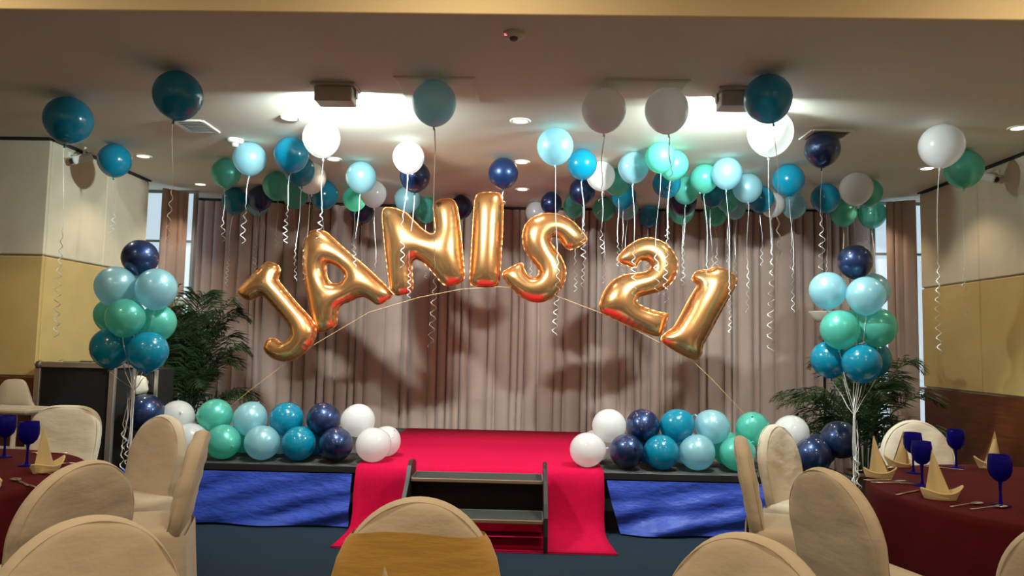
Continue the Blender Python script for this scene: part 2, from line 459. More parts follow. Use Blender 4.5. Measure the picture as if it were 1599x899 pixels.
# ---------------------------------------------------------------- ceiling fittings
for i, (x, y) in enumerate(FLOODS):
    t = thing('floodlight', ['boxy ceiling floodlight at left washing the stage, above the glowing white balloon',
                             'boxy ceiling floodlight at right, partly behind the big turquoise balloon'][i], 'floodlight', (x, y, CEIL), 0, 'stage floodlights')
    h = MB().box((-0.12, -0.10, -0.115), (0.12, 0.045, -0.02), 0.006)
    obj('housing', h, 'grey_plastic', t)
    obj('mounting_plate', box((-0.14, -0.12, -0.02), (0.14, 0.06, 0.0), 0.004), 'grey_plastic', t)
    obj('lens', box((-0.105, 0.046, -0.105), (0.105, 0.052, -0.028)), 'flood_glow', t)
    for s in (-1, 1): obj('bracket', box((s * 0.128 - 0.005, -0.03, -0.07), (s * 0.128 + 0.005, 0.02, -0.02)), 'grey_plastic', t)
    ld = bpy.data.lights.new('flood_lamp', 'AREA'); ld.shape = 'RECTANGLE'; ld.size = 0.20; ld.size_y = 0.07
    ld.energy = FLOOD_W; ld.color = FLOOD_COLOR
    lo = bpy.data.objects.new('flood_lamp', ld); COL.objects.link(lo); lo.parent = t
    lo.location = (0, 0.058, -0.066); lo.rotation_euler = (R(90 - 17), 0, 0)
pos_words = {-3.5: 'far left', -1.77: 'left of centre', -0.08: 'centre', 1.75: 'right of centre', 3.5: 'far right'}
row_words = {5.22: 'nearest row', 6.43: 'middle row', 7.59: 'back row by the curtain'}
dl_ring = MB().lathe([(0.050, 0.0), (0.054, -0.006), (0.072, -0.008), (0.076, -0.003), (0.076, 0.0)], 24).mesh('trim_ring', 'ceiling_paint')
dl_lens = MB().lathe([(0.0001, -0.004), (0.03, -0.005), (0.05, -0.003)], 24).mesh('lens', 'lamp_glow')
def downlight(x, y, label, group, watts, spot, color):
    t = thing('downlight', label, 'downlight', (x, y, CEIL if spot else FRONT_CEIL), 0, group)
    link('trim_ring', dl_ring, t); link('lens', dl_lens, t)
    if spot:
        ld = bpy.data.lights.new('downlight_lamp', 'SPOT'); ld.spot_size = R(105); ld.spot_blend = 0.6; ld.shadow_soft_size = 0.04
    else:
        ld = bpy.data.lights.new('downlight_lamp', 'AREA'); ld.shape = 'DISK'; ld.size = 0.11
    ld.energy = watts; ld.color = color
    lo = bpy.data.objects.new('downlight_lamp', ld); COL.objects.link(lo); lo.parent = t; lo.location = (0, 0, -0.012)
for x, y in SPOTS:
    downlight(x, y, 'small round recessed ceiling lamp, %s column, %s' % (pos_words[x], row_words[y]), 'recessed lamps over the stage', SPOT_W, True, SPOT_COLOR)
for k, (x, y) in enumerate(ROOM_LAMPS):
    downlight(x, y, 'recessed lamp of the higher front ceiling, %s, %s' % (('behind the camera', 'above the camera', 'just before the ceiling drop')[k // 3], ('left', 'middle', 'right')[k % 3]), 'recessed lamps over the dining area', ROOM_W, False, ROOM_COLOR)

def vent(x0, x1, y0, y1, label):
    t = thing('air_vent', label, 'vent', ((x0 + x1) / 2, (y0 + y1) / 2, CEIL), 0, 'square ceiling air vents')
    a, b = (x1 - x0) / 2, (y1 - y0) / 2
    fr = MB()
    for s in (-1, 1):
        fr.box((-a, s * b - 0.018, -0.012), (a, s * b + 0.018, 0), 0.003); fr.box((s * a - 0.018, -b, -0.012), (s * a + 0.018, b, 0), 0.003)
    obj('vent_frame', fr, 'white_plastic', t)
    obj('vent_back', box((-a + .02, -b + .02, -0.003), (a - .02, b - .02, 0.0)), 'vent_dark', t)
    sl = box((-a + .02, -0.010, -0.010), (a - .02, 0.010, -0.006)).mesh('slat', 'grey_plastic')
    n = 8
    for k in range(n): link('slat', sl, t, (0, -b + 2 * b * (k + 0.5) / n, 0), (R(25), 0, 0))
vent(-2.69, -2.47, 5.32, 5.62, 'square slatted air vent on the ceiling right of the dark turquoise balloon at left')
vent(2.08, 2.38, 5.33, 5.58, 'square slatted air vent on the ceiling behind the navy balloon at right')
def hatch(x0, x1, y0, y1, label):
    t = thing('ceiling_hatch', label, 'hatch', (0, 0, 0), 0, 'flush ceiling access hatches')
    obj('hatch_panel', box((x0, y0, CEIL - 0.010), (x1, y1, CEIL), 0.004), 'ceiling_paint', t)
    fr = MB()
    for y in (y0, y1): fr.box((x0 - .012, y - .006, CEIL - 0.007), (x1 + .012, y + .006, CEIL))
    for x in (x0, x1): fr.box((x - .006, y0 - .012, CEIL - 0.007), (x + .006, y1 + .012, CEIL))
    obj('hatch_frame', fr, 'white_plastic', t)
hatch(-0.84, -0.36, 4.36, 4.80, 'flush square ceiling hatch behind the see-through pale blue balloon')
hatch(0.46, 0.95, 4.36, 4.80, 'flush square ceiling hatch behind the two big white balloons')
t = thing('smoke_detector', 'round white smoke detector on the ceiling touching the pale blue balloon at left', 'smoke detector', (-2.42, 5.83, CEIL))
obj('detector_base', MB().lathe([(0.0001, 0), (0.065, 0), (0.068, -0.012), (0.060, -0.028), (0.04, -0.034), (0.0001, -0.034)], 28), 'white_plastic', t)
obj('detector_cage', MB().lathe([(0.030, -0.034), (0.028, -0.058), (0.018, -0.064), (0.0001, -0.065)], 16), 'grey_plastic', t)
t = thing('smoke_detector', 'round ceiling detector with a red light near the beam, top centre', 'smoke detector', (-0.10, 3.72, CEIL))
obj('detector_base', MB().lathe([(0.0001, 0), (0.058, 0), (0.060, -0.008), (0.050, -0.018), (0.03, -0.022), (0.0001, -0.022)], 28), 'ceiling_paint', t)
obj('detector_cage', MB().lathe([(0.022, -0.022), (0.020, -0.034), (0.0001, -0.036)], 16), 'vent_dark', t)
obj('led', MB().lathe([(0.0001, -0.008), (0.006, -0.006), (0.008, 0.0)], 10), 'red_led', t, (-0.042, -0.025, -0.014))

def cctv(x, y, z, side, label):
    t = thing('security_camera', label, 'security camera', (x, y, z), 0, 'security cameras high on the walls')
    w = (4.0 - 0.03 - abs(x)) * side                       # wall face in local x
    obj('wall_bracket', MB().box((w - 0.012, -0.03, -0.02), (w + 0.012, 0.03, 0.05), 0.003).tube([(w, 0, 0.02), (w * 0.5, 0, 0.03), (0, 0, 0.02)], 0.010, 8), 'white_plastic', t)
    rot = Matrix.Rotation(R(28 * side), 3, 'Z') @ Matrix.Rotation(R(25), 3, 'X')
    b = obj('camera_body', MB().box((-0.032, -0.10, -0.035), (0.032, 0.08, 0.025), 0.008, rot).box((-0.038, -0.125, 0.025), (0.038, 0.085, 0.033), 0.003, rot), 'white_plastic', t)
    obj('camera_lens', MB().add([tuple(rot @ Vector((0.022 * math.cos(a), -0.101 - d, -0.005 + 0.022 * math.sin(a)))) for d in (0, 0.012) for a in [k * math.pi / 8 for k in range(16)]],
        [(k, (k + 1) % 16, 16 + (k + 1) % 16, 16 + k) for k in range(16)] + [tuple(range(16, 32))]), 'dark_plastic', b)
    obj('ceiling_arm', MB().tube([(0.0, 0.02, 0.02), (0.0, 0.03, CEIL - z)], 0.012, 8), 'white_plastic', t)
cctv(-3.86, 6.12, 2.915, -1, 'white security camera high on the left wall near the ceiling')
cctv(3.86, 6.20, 2.90, 1, 'white security camera high on the right wall behind the mint balloon')

# ---------------------------------------------------------------- measured positions (metres)
CEILING_BALLOONS = [
('T',-3.161,4.832,2.862,0.155,1.3,'large turquoise balloon at the ceiling above the left wall, leftmost of all the balloons'),
('T',-3.527,6.033,2.881,0.136,0.5,'turquoise balloon at the ceiling just right of the left wall camera'),
('T',-2.160,4.321,2.872,0.145,0.75,'large dark turquoise balloon on the ceiling beside the square vent at left'),
('L',-0.604,4.423,2.880,0.137,1.35,'big see-through pale blue balloon below the ceiling hatch left of centre'),
('W',0.455,4.513,2.880,0.137,0.5,'cream-shaded white balloon, left one of the two big pale balloons near the right floodlight'),
('W',0.847,4.504,2.879,0.138,0.35,'big white balloon just left of the right floodlight, its knot facing the camera'),
('T',1.393,4.251,2.877,0.140,0.81,'big dark turquoise balloon covering one end of the right floodlight'),
('W',1.624,4.905,2.865,0.152,1.3,'brightly lit white balloon directly beneath the big turquoise one at the right floodlight'),
('N',2.167,5.390,2.889,0.129,0.75,'navy balloon over the square vent on the right side of the ceiling'),
('W',2.915,5.163,2.867,0.150,1.3,'white balloon at far right touching a mint one below the ceiling'),
('M',3.463,5.830,2.871,0.146,1.0,'mint green balloon at far right next to the right wall camera'),
('W',-1.541,5.250,2.881,0.137,0.62,'glowing white balloon just behind the left floodlight'),
('M',-2.759,6.481,2.890,0.128,0.48,'mint green balloon at the left edge of the ceiling cluster, above a dark turquoise one'),
('L',-2.324,5.909,2.885,0.133,0.55,'pale blue balloon touching the white smoke detector at left'),
('T',-1.921,5.737,2.878,0.139,0.55,'turquoise balloon half in shadow touching the glowing white balloon at left'),
('T',-2.028,6.278,2.882,0.135,0.82,'shaded turquoise balloon tucked behind the half-lit turquoise one at left'),
('W',-2.009,6.557,2.877,0.141,0.77,'white balloon mostly hidden behind two turquoise balloons, showing as a pinkish crescent'),
('T',-3.182,7.741,2.879,0.138,0.76,'dark turquoise balloon at the lower left end of the ceiling cluster, by the curtain top'),
('N',-2.867,7.621,2.888,0.129,0.76,'navy balloon half hidden behind a greyish mint one over the left curtain'),
('M',-2.465,6.970,2.883,0.134,0.49,'greyish mint balloon in front of a navy one over the left curtain'),
('L',-3.014,7.962,2.890,0.128,0.54,'pale blue balloon peeking out below the navy one over the left curtain'),
('M',-2.436,7.450,2.888,0.130,0.68,'shaded mint balloon just left of a turquoise one, above the letter A'),
('T',-2.098,7.321,2.873,0.144,0.73,'turquoise balloon below the pinkish white crescent, just above the letter A'),
('L',-1.531,6.499,2.878,0.139,0.78,'pale blue balloon before a white and a mint one, left of letter N'),
('W',-1.583,7.270,2.885,0.133,0.8,'white balloon behind the pale blue one, upper left of the letter N'),
('M',-1.848,7.592,2.892,0.125,0.44,'mint balloon partly behind the pale blue and white pair left of the letter N'),
('N',-1.917,8.229,2.878,0.139,0.67,'navy balloon lowest of the bunch left of the letter N'),
('W',-0.989,5.808,2.890,0.127,0.75,'bright white balloon above the letter N, in front of a navy one'),
('N',-1.034,6.445,2.879,0.138,0.95,'navy balloon half behind the bright white one above the letter N'),
('L',-1.281,7.534,2.883,0.134,0.48,'pale blue balloon at the top left corner of the letter N, under the navy one'),
('M',-1.162,8.130,2.880,0.137,0.61,'shaded mint balloon showing in the notch of the letter N'),
('N',-0.756,7.954,2.890,0.127,0.44,'dark navy balloon between the letters N and I'),
('N',-0.236,6.295,2.886,0.132,0.13,'lone navy balloon under the ceiling to the upper right of the letter I'),
('L',0.182,5.382,2.881,0.137,1.25,'large oval pale blue balloon above the letter S, nearest of that bunch'),
('T',0.427,5.963,2.893,0.124,0.65,'bright turquoise balloon touching the large oval pale blue one above the letter S'),
('W',0.619,6.355,2.891,0.127,0.54,'white balloon right beside the bright turquoise one, to the upper right of the letter S'),
('N',0.505,7.009,2.890,0.127,0.81,'navy balloon under the bright turquoise and white pair, right of the letter S'),
('N',0.230,7.707,2.902,0.116,0.66,'navy balloon directly on top of the letter S'),
('W',0.073,8.229,2.897,0.120,0.8,'white balloon peeking from behind the navy one on top of the letter S'),
('M',0.484,7.837,2.896,0.121,0.78,'shaded mint balloon just right of the navy one on top of the letter S'),
('M',0.791,6.614,2.895,0.123,0.63,'mint balloon right of the white one, midway between the letter S and number 2'),
('T',0.935,7.219,2.890,0.128,0.59,'shaded turquoise balloon low between the letter S and number 2, under a mint one'),
('M',0.812,7.931,2.891,0.126,0.67,'greyish mint balloon against the curtain top between the letter S and number 2'),
('L',1.051,7.842,2.893,0.125,0.59,'pale blue balloon farthest back against the curtain, to the upper left of the number 2'),
('L',0.859,6.029,2.889,0.128,0.95,'pale blue balloon left of the two brightly lit mint ones'),
('M',1.026,5.719,2.898,0.119,0.95,'brightly lit mint balloon, left of the touching pair below the big white one'),
('M',1.178,5.950,2.896,0.121,1.0,'brightly lit mint balloon, right of the touching pair below the big white one'),
('T',1.245,6.609,2.889,0.129,0.42,'turquoise balloon behind and beneath the brightly lit mint pair'),
('T',1.383,8.384,2.896,0.122,0.42,'small-looking turquoise balloon at the curtain top directly above the number 2'),
('M',1.474,6.861,2.887,0.130,0.68,'mint balloon in front of a navy one, to the upper left of the number 1'),
('N',1.551,7.366,2.877,0.140,0.53,'navy balloon sandwiched between an upper and a lower mint one above the number 2'),
('M',1.638,7.845,2.875,0.142,0.64,'pale mint balloon showing as a crescent under the sandwiched navy one'),
('M',1.538,6.400,2.893,0.124,0.9,'mint balloon touching the left side of a pale blue one above the number 1'),
('L',1.672,6.169,2.887,0.131,1.2,'pale blue balloon in front, directly above the number 1'),
('T',1.800,7.127,2.898,0.119,0.85,'dark turquoise balloon wedged under the mint and pale blue pair above the number 1'),
('M',2.052,8.041,2.883,0.134,0.49,'mint balloon hanging lowest above the number 1, its knot down'),
('L',2.010,6.721,2.884,0.133,1.0,'pale blue balloon with a lit left side, right of the one above the number 1'),
('M',1.996,7.318,2.895,0.123,0.49,'shaded mint balloon behind the pale blue pair, to the upper right of the number 1'),
('L',2.186,7.767,2.898,0.120,0.68,'greyish blue balloon at the curtain top, below right of the pale blue pair'),
('T',2.306,7.264,2.890,0.128,0.52,'dark turquoise balloon left of a shaded white one, beneath the glowing white balloon'),
('W',2.507,7.527,2.892,0.126,0.56,'shaded white balloon just behind the dark turquoise one, beneath the glowing white balloon'),
('T',2.261,6.366,2.880,0.137,1.0,'bright turquoise balloon in front, left of the navy one at the right vent'),
('L',2.764,7.620,2.894,0.124,0.54,'greyish blue balloon directly below the bright turquoise one near the right vent'),
('T',2.881,7.105,2.880,0.137,0.85,'dark turquoise balloon directly below the navy one at the right vent'),
('W',2.962,6.618,2.872,0.145,0.7,'greyish white balloon at right, in front of a mint one by the curtain end'),
('M',3.184,6.875,2.888,0.130,0.45,'mint balloon showing as a crescent behind the greyish white one at right'),
('M',3.369,7.841,2.876,0.141,0.75,'bright mint balloon under the greyish white one, left of the two lowest at right'),
('M',3.687,7.866,2.872,0.145,0.9,'pale mint balloon in front of the right window gap, right of the two lowest'),
]
STAGE_BALLOONS = [
('W',-2.821,5.931,0.751,0.135,'white balloon in the upper row at the left end of the left stage garland'),
('M',-2.521,5.956,0.769,0.135,'mint green pearl balloon in the upper row of the left stage garland'),
('L',-2.229,5.938,0.750,0.135,'pale blue pearl balloon in the upper row of the left stage garland'),
('T',-1.936,5.952,0.754,0.135,'turquoise balloon in the upper row of the left stage garland'),
('N',-1.633,5.946,0.756,0.135,'navy pearl balloon in the upper row of the left stage garland'),
('W',-1.354,5.959,0.755,0.135,'white balloon in the upper row of the left garland, beside the red carpet'),
('W',-2.649,5.816,0.582,0.135,'white balloon in the lower row at the left end, behind the leaning chair back'),
('M',-2.383,5.801,0.582,0.135,'mint green pearl balloon in the lower front row of the left garland'),
('L',-2.071,5.801,0.582,0.135,'pale blue pearl balloon in the lower front row of the left garland'),
('T',-1.787,5.814,0.582,0.135,'turquoise balloon in the lower front row of the left garland'),
('N',-1.489,5.806,0.582,0.135,'navy pearl balloon in the lower front row of the left garland'),
('W',-1.201,5.827,0.582,0.135,'white balloon on the left edge of the red carpet, in front of another white one'),
('W',-1.156,6.110,0.572,0.125,'white balloon lying on the red carpet half behind the front white one at left'),
('M',-2.327,6.119,0.582,0.135,'mint green balloon in the back of the left garland, glimpsed behind the pale blue ones'),
('L',-2.037,6.128,0.582,0.135,'pale blue balloon in the back of the left garland, glimpsed behind the turquoise ones'),
('T',-1.742,6.115,0.582,0.135,'turquoise balloon in the back of the left garland, glimpsed behind the navy ones'),
('W',0.673,5.971,0.759,0.135,'white balloon in the upper row of the right garland, beside the red carpet'),
('N',0.941,5.957,0.767,0.135,'navy pearl balloon in the upper row of the right stage garland'),
('T',1.213,5.965,0.770,0.135,'turquoise balloon in the upper row of the right stage garland'),
('L',1.503,5.970,0.770,0.135,'pale blue pearl balloon in the upper row of the right stage garland'),
('M',1.826,5.982,0.759,0.135,'mint green pearl balloon in the upper row of the right stage garland'),
('W',2.146,6.009,0.738,0.135,'white balloon in the upper row at the right end, beside the navy pair'),
('N',2.477,5.882,0.702,0.148,'navy pearl balloon at the far right garland end, upper of the navy pair'),
('W',0.487,5.840,0.582,0.135,'white balloon lying on the right edge of the red carpet'),
('W',0.586,6.136,0.577,0.13,'shaded white balloon behind the front white one on the right carpet edge'),
('N',0.794,5.813,0.582,0.135,'navy pearl balloon in the lower front row of the right garland'),
('T',1.067,5.814,0.582,0.135,'turquoise balloon in the lower front row of the right garland'),
('L',1.344,5.823,0.584,0.137,'pale blue pearl balloon in the lower front row of the right garland'),
('M',1.659,5.837,0.582,0.135,'mint green pearl balloon in the lower row, left of the thin chair back at right'),
('W',1.951,5.828,0.582,0.135,'white balloon in the lower row, between the two slim chair backs at right'),
('N',2.231,5.800,0.587,0.14,'navy pearl balloon in the lower row at the right end, lower of the navy pair'),
('M',1.661,6.103,0.582,0.135,'mint green balloon in the back of the right garland, between pale blue and mint ones'),
('L',1.315,6.123,0.582,0.135,'pale blue balloon in the back of the right garland, above the front one'),
('T',1.002,6.138,0.582,0.135,'turquoise balloon in the back of the right garland, behind the front navy one'),
('N',2.402,6.123,0.582,0.135,'navy balloon in the back at the right garland end, peeking over the navy pair'),
]
COLUMN_BALLOONS = [
(0,'N',-2.760,5.109,1.956,0.125,'navy balloon crowning the left balloon column'),
(0,'L',-2.868,5.014,1.743,0.136,'pale blue balloon in the second tier of the left column, on its left'),
(0,'L',-2.593,5.036,1.734,0.139,'pale blue balloon in the second tier of the left column, on its right'),
(0,'L',-2.862,5.270,1.770,0.125,'pale blue balloon in the second tier of the left column, at the back'),
(0,'M',-2.744,4.940,1.526,0.128,'mint green balloon in the third tier of the left column, at the front'),
(0,'M',-2.995,5.220,1.550,0.125,'mint green balloon in the third tier of the left column, behind on the left'),
(0,'M',-2.630,5.160,1.500,0.125,'mint green balloon in the third tier of the left column, on its right'),
(0,'T',-2.883,5.036,1.320,0.138,'turquoise balloon in the bottom tier of the left column, on its left'),
(0,'T',-2.597,4.980,1.298,0.134,'turquoise balloon in the bottom tier of the left column, on its right'),
(0,'T',-2.864,5.294,1.322,0.125,'turquoise balloon in the bottom tier of the left column, at the back'),
(1,'N',2.444,5.500,2.068,0.126,'navy balloon crowning the right balloon column'),
(1,'L',2.233,5.484,1.848,0.135,'pale blue balloon in the second tier of the right column, on its left'),
(1,'L',2.438,5.321,1.803,0.134,'pale blue balloon in the second tier of the right column, at the front'),
(1,'L',2.634,5.640,1.866,0.13,'pale blue balloon in the second tier of the right column, behind on the right'),
(1,'M',2.268,5.365,1.557,0.136,'mint green balloon in the third tier of the right column, on its left'),
(1,'M',2.558,5.406,1.580,0.137,'mint green balloon in the third tier of the right column, on its right'),
(1,'M',2.512,5.659,1.594,0.125,'mint green balloon in the third tier of the right column, at the back'),
(1,'T',2.251,5.522,1.336,0.132,'turquoise balloon in the bottom tier of the right column, on its left'),
(1,'T',2.393,5.303,1.316,0.134,'turquoise balloon in the bottom tier of the right column, at the front'),
(1,'T',2.616,5.600,1.348,0.13,'turquoise balloon in the bottom tier of the right column, behind on the right'),
]
LETTERS = [
('J',[(-2.636,1.843),(-2.526,1.953),(-2.396,2.086),(-2.365,2.099),(-2.280,2.067),(-2.261,2.025),(-2.271,1.969),(-2.284,1.937),(-2.196,1.834),(-2.075,1.702),(-1.978,1.610),(-1.922,1.529),(-1.905,1.463),(-1.927,1.384),(-1.985,1.301),(-2.076,1.227),(-2.178,1.198),(-2.283,1.223),(-2.358,1.279),(-2.375,1.324),(-2.353,1.380),(-2.308,1.403),(-2.253,1.388),(-2.237,1.361),(-2.186,1.369),(-2.136,1.411),(-2.123,1.459),(-2.151,1.524),(-2.239,1.626),(-2.327,1.718),(-2.397,1.793),(-2.445,1.784),(-2.506,1.745),(-2.559,1.755),(-2.624,1.801)],None),
('A',[(-2.060,2.314),(-2.017,2.387),(-1.938,2.405),(-1.863,2.381),(-1.787,2.319),(-1.657,2.204),(-1.485,2.071),(-1.334,1.934),(-1.248,1.849),(-1.236,1.801),(-1.364,1.720),(-1.433,1.777),(-1.496,1.807),(-1.558,1.791),(-1.629,1.752),(-1.681,1.737),(-1.721,1.698),(-1.738,1.615),(-1.731,1.533),(-1.837,1.473),(-1.909,1.467),(-1.933,1.529),(-1.987,1.693),(-2.032,1.900),(-2.060,2.025),(-2.064,2.171)],[(-1.852,2.108),(-1.799,2.103),(-1.725,2.062),(-1.666,1.995),(-1.684,1.938),(-1.739,1.906),(-1.802,1.911),(-1.840,1.962),(-1.858,2.045)]),
('N',[(-1.353,2.615),(-1.242,2.613),(-1.126,2.571),(-1.082,2.521),(-0.974,2.418),(-0.900,2.371),(-0.848,2.386),(-0.855,2.487),(-0.890,2.685),(-0.680,2.718),(-0.632,2.470),(-0.591,2.094),(-0.574,1.953),(-0.751,1.900),(-0.848,2.016),(-0.955,2.125),(-1.019,2.157),(-1.062,2.131),(-1.057,2.002),(-1.036,1.849),(-1.236,1.803),(-1.275,2.040),(-1.316,2.311)],None),
('I',[(-0.497,2.763),(-0.378,2.780),(-0.249,2.771),(-0.247,2.477),(-0.256,2.163),(-0.266,1.944),(-0.292,1.919),(-0.400,1.911),(-0.524,1.923),(-0.530,1.981),(-0.520,2.262),(-0.511,2.577)],None),
('S',[(0.534,2.354),(0.467,2.437),(0.393,2.519),(0.268,2.580),(0.133,2.588),(0.019,2.540),(-0.041,2.470),(-0.062,2.365),(-0.037,2.250),(0.027,2.158),(0.090,2.086),(0.105,2.045),(0.077,2.003),(0.030,1.994),(-0.016,2.022),(-0.044,2.073),(-0.058,2.137),(-0.148,2.092),(-0.244,2.034),(-0.203,1.966),(-0.123,1.875),(-0.018,1.798),(0.096,1.776),(0.198,1.804),(0.279,1.868),(0.329,1.976),(0.338,2.080),(0.295,2.183),(0.232,2.265),(0.185,2.327),(0.203,2.373),(0.250,2.381),(0.292,2.340),(0.356,2.253),(0.448,2.286)],None),
('2',[(0.800,2.193),(0.881,2.288),(0.984,2.362),(1.087,2.389),(1.210,2.356),(1.303,2.275),(1.351,2.172),(1.339,2.047),(1.274,1.953),(1.182,1.900),(1.090,1.877),(1.008,1.855),(0.974,1.813),(0.999,1.773),(1.091,1.734),(1.214,1.699),(1.275,1.700),(1.245,1.634),(1.205,1.490),(1.092,1.518),(0.929,1.587),(0.764,1.655),(0.655,1.704),(0.650,1.776),(0.690,1.890),(0.761,1.985),(0.863,2.042),(0.986,2.057),(1.078,2.073),(1.113,2.115),(1.098,2.167),(1.047,2.187),(0.996,2.169),(0.971,2.102),(0.903,2.130),(0.817,2.162)],None),
('1',[(1.462,2.004),(1.509,2.088),(1.621,2.094),(1.683,2.128),(1.775,2.107),(1.866,2.047),(1.870,1.985),(1.795,1.850),(1.703,1.684),(1.611,1.509),(1.557,1.406),(1.561,1.359),(1.516,1.287),(1.419,1.322),(1.307,1.380),(1.184,1.465),(1.245,1.528),(1.316,1.574),(1.397,1.729),(1.478,1.885),(1.533,1.964)],None),
]

# ---------------------------------------------------------------- balloons
def balloon_mesh(m):
    prof = []
    for k in range(17):
        t = math.pi * k / 16 * 0.975
        r = math.sin(t); z = math.cos(t)
        if z < 0:
            r *= 1 - 0.10 * (-z) ** 2.0; z *= 1.10
        prof.append((max(r, 0.0002), z))
    return MB().lathe(prof, 28).mesh('latex_skin', m)
def knot_mesh(m):
    prof = [(0.075, 0.02), (0.05, -0.03), (0.036, -0.055), (0.05, -0.075), (0.052, -0.09), (0.034, -0.10), (0.055, -0.13), (0.07, -0.15), (0.05, -0.152), (0.01, -0.14)]
    return MB().lathe(prof, 10).mesh('knot', m)
SKIN = {c: balloon_mesh('latex_' + c) for c in 'WNTLM'}
KNOT = {c: knot_mesh('latex_' + c) for c in 'WNTLM'}

def ribbon_mesh(path_fn, n, width, twist, name='ribbon'):
    """flat curling ribbon following path_fn(0..1), 0.4 mm thick"""
    v = []; f = []
    for i in range(n + 1):
        t = i / n
        p = Vector(path_fn(t)); q = Vector(path_fn(min(1, t + 0.01))) - Vector(path_fn(max(0, t - 0.01)))
        d = q.normalized() if q.length > 1e-6 else Vector((0, 0, -1))
        a = twist(t)
        u = Vector((math.cos(a), math.sin(a), 0)); u = (u - d * u.dot(d)).normalized()
        w = d.cross(u)
        for s, h in ((-1, -1), (1, -1), (1, 1), (-1, 1)):
            v.append(p + u * (s * width / 2) + w * (h * 0.0003))
    for i in range(n):
        for k in range(4):
            k2 = (k + 1) % 4
            f.append((i * 4 + k, i * 4 + k2, i * 4 + 4 + k2, i * 4 + 4 + k))
    return MB().add(v, f, True).mesh(name, 'ribbon_white')
def hanging_ribbon(L, seed):
    rnd = random.Random(seed)
    straight = rnd.uniform(0.35, 0.6); per = rnd.uniform(0.05, 0.085); amp = rnd.uniform(0.010, 0.022)
    sway = rnd.uniform(-0.04, 0.04); ph = rnd.uniform(0, 6.28); a0 = rnd.uniform(0, 3.14)
    def path(t):
        z = -L * t
        g = max(0, (t - straight) / (1 - straight)); g = min(1, g * 2.0)
        w = amp * g
        k = 2 * math.pi * L * t / per + ph
        return (w * math.cos(k) + sway * math.sin(2.2 * t) * L + 0.006 * math.sin(9 * t + ph), w * math.sin(k) + 0.5 * sway * t * L, z)
    return ribbon_mesh(path, max(24, int(L * 80)), 0.0062, lambda t: a0 + 1.5 * t + max(0, t - straight) * L * 6)

def balloon(c, x, y, z, r, label, seed, tilt, group, ribbon=None):
    rnd = random.Random(seed)
    b = thing('balloon', label, 'balloon', (x, y, z), 0, group)
    rz = rnd.uniform(0, 6.28)
    M = Matrix.Rotation(rz, 3, 'Z') @ Matrix.Rotation(tilt, 3, 'X')
    e = M.to_euler()
    sx = r * rnd.uniform(0.98, 1.02)
    link('latex_skin', SKIN[c], b, (0, 0, 0), e, (sx, r * 0.995, r))
    neck = M @ Vector((0, 0, -1.09 * r))
    link('knot', KNOT[c], b, neck, e, (r, r, r))
    tip = M @ Vector((0, 0, -1.20 * r))
    if ribbon == 'none' or ribbon is None: return b, tip
    me = hanging_ribbon(ribbon, seed) if not isinstance(ribbon, bpy.types.Mesh) else ribbon
    link('ribbon', me, b, tip)
    return b, tip

for i, (c, x, y, z, r, L, lab) in enumerate(CEILING_BALLOONS):
    tilt = R(random.Random(i).uniform(0, 14))
    balloon(c, x, y, z, r, lab, 100 + i, tilt, 'helium balloons under the ceiling', L)
for i, (c, x, y, z, r, lab) in enumerate(STAGE_BALLOONS):
    balloon(c, x, y, z, r, lab, 300 + i, R(random.Random(i + 50).uniform(80, 140)), 'balloon garlands along the stage front')

GATHER = [(-2.735, 5.08, 1.02), (2.385, 5.42, 0.93)]
WEIGHT = [(-2.73, 5.08, 0.09), (2.38, 5.42, 0.09)]
for i, (side, c, x, y, z, r, lab) in enumerate(COLUMN_BALLOONS):
    rnd = random.Random(500 + i)
    b, tip = balloon(c, x, y, z, r, lab, 500 + i, R(rnd.uniform(0, 10)), 'balloon columns beside the stage', 'none')
    g = Vector(GATHER[side]); w = Vector(WEIGHT[side])
    P0 = Vector((x, y, z)) + tip
    off = Vector((rnd.uniform(-.006, .006), rnd.uniform(-.006, .006), 0))
    def path(t, P0=P0, g=g, w=w, off=off):
        k = 0.5
        p = P0.lerp(g + off, t / k) if t < k else (g + off).lerp(w + off * 0.6, (t - k) / (1 - k))
        s = 0.006 * math.sin(math.pi * t) 
        return p + Vector((s * math.sin(17 * t + i), s * math.cos(13 * t + 2 * i), 0)) - P0
    link('ribbon', ribbon_mesh(path, 60, 0.006, lambda t: i + 5 * t), b, tip)
    if i % 2 == 0:
        base = Vector((g.x, g.y, g.z - rnd.uniform(0.0, 0.12))) - Vector((x, y, z))
        link('ribbon_curl', hanging_ribbon(rnd.uniform(0.25, 0.6), 900 + i), b, base + Vector((rnd.uniform(-.03, .03), -.02, 0)))
for s in (0, 1):
    x, y, z = WEIGHT[s]
    t = thing('balloon_weight', ['small foil weight on the floor holding the left balloon column', 'small foil weight on the floor holding the right balloon column'][s], 'weight', (x, y, 0))
    obj('weight_body', MB().lathe([(0.0001, 0), (0.05, 0), (0.06, 0.02), (0.05, 0.06), (0.02, 0.085), (0.0001, 0.09)], 14, fn=lambda r, z, a: r * (1 + 0.1 * math.sin(5 * a))), 'ribbon_white', t)
# the lone navy balloon at the left end of the stage
balloon('N', -3.02, 5.80, 0.79, 0.150, 'navy balloon at the left stage end behind the ribbons of the left column', 777, R(100), 'balloon garlands along the stage front')

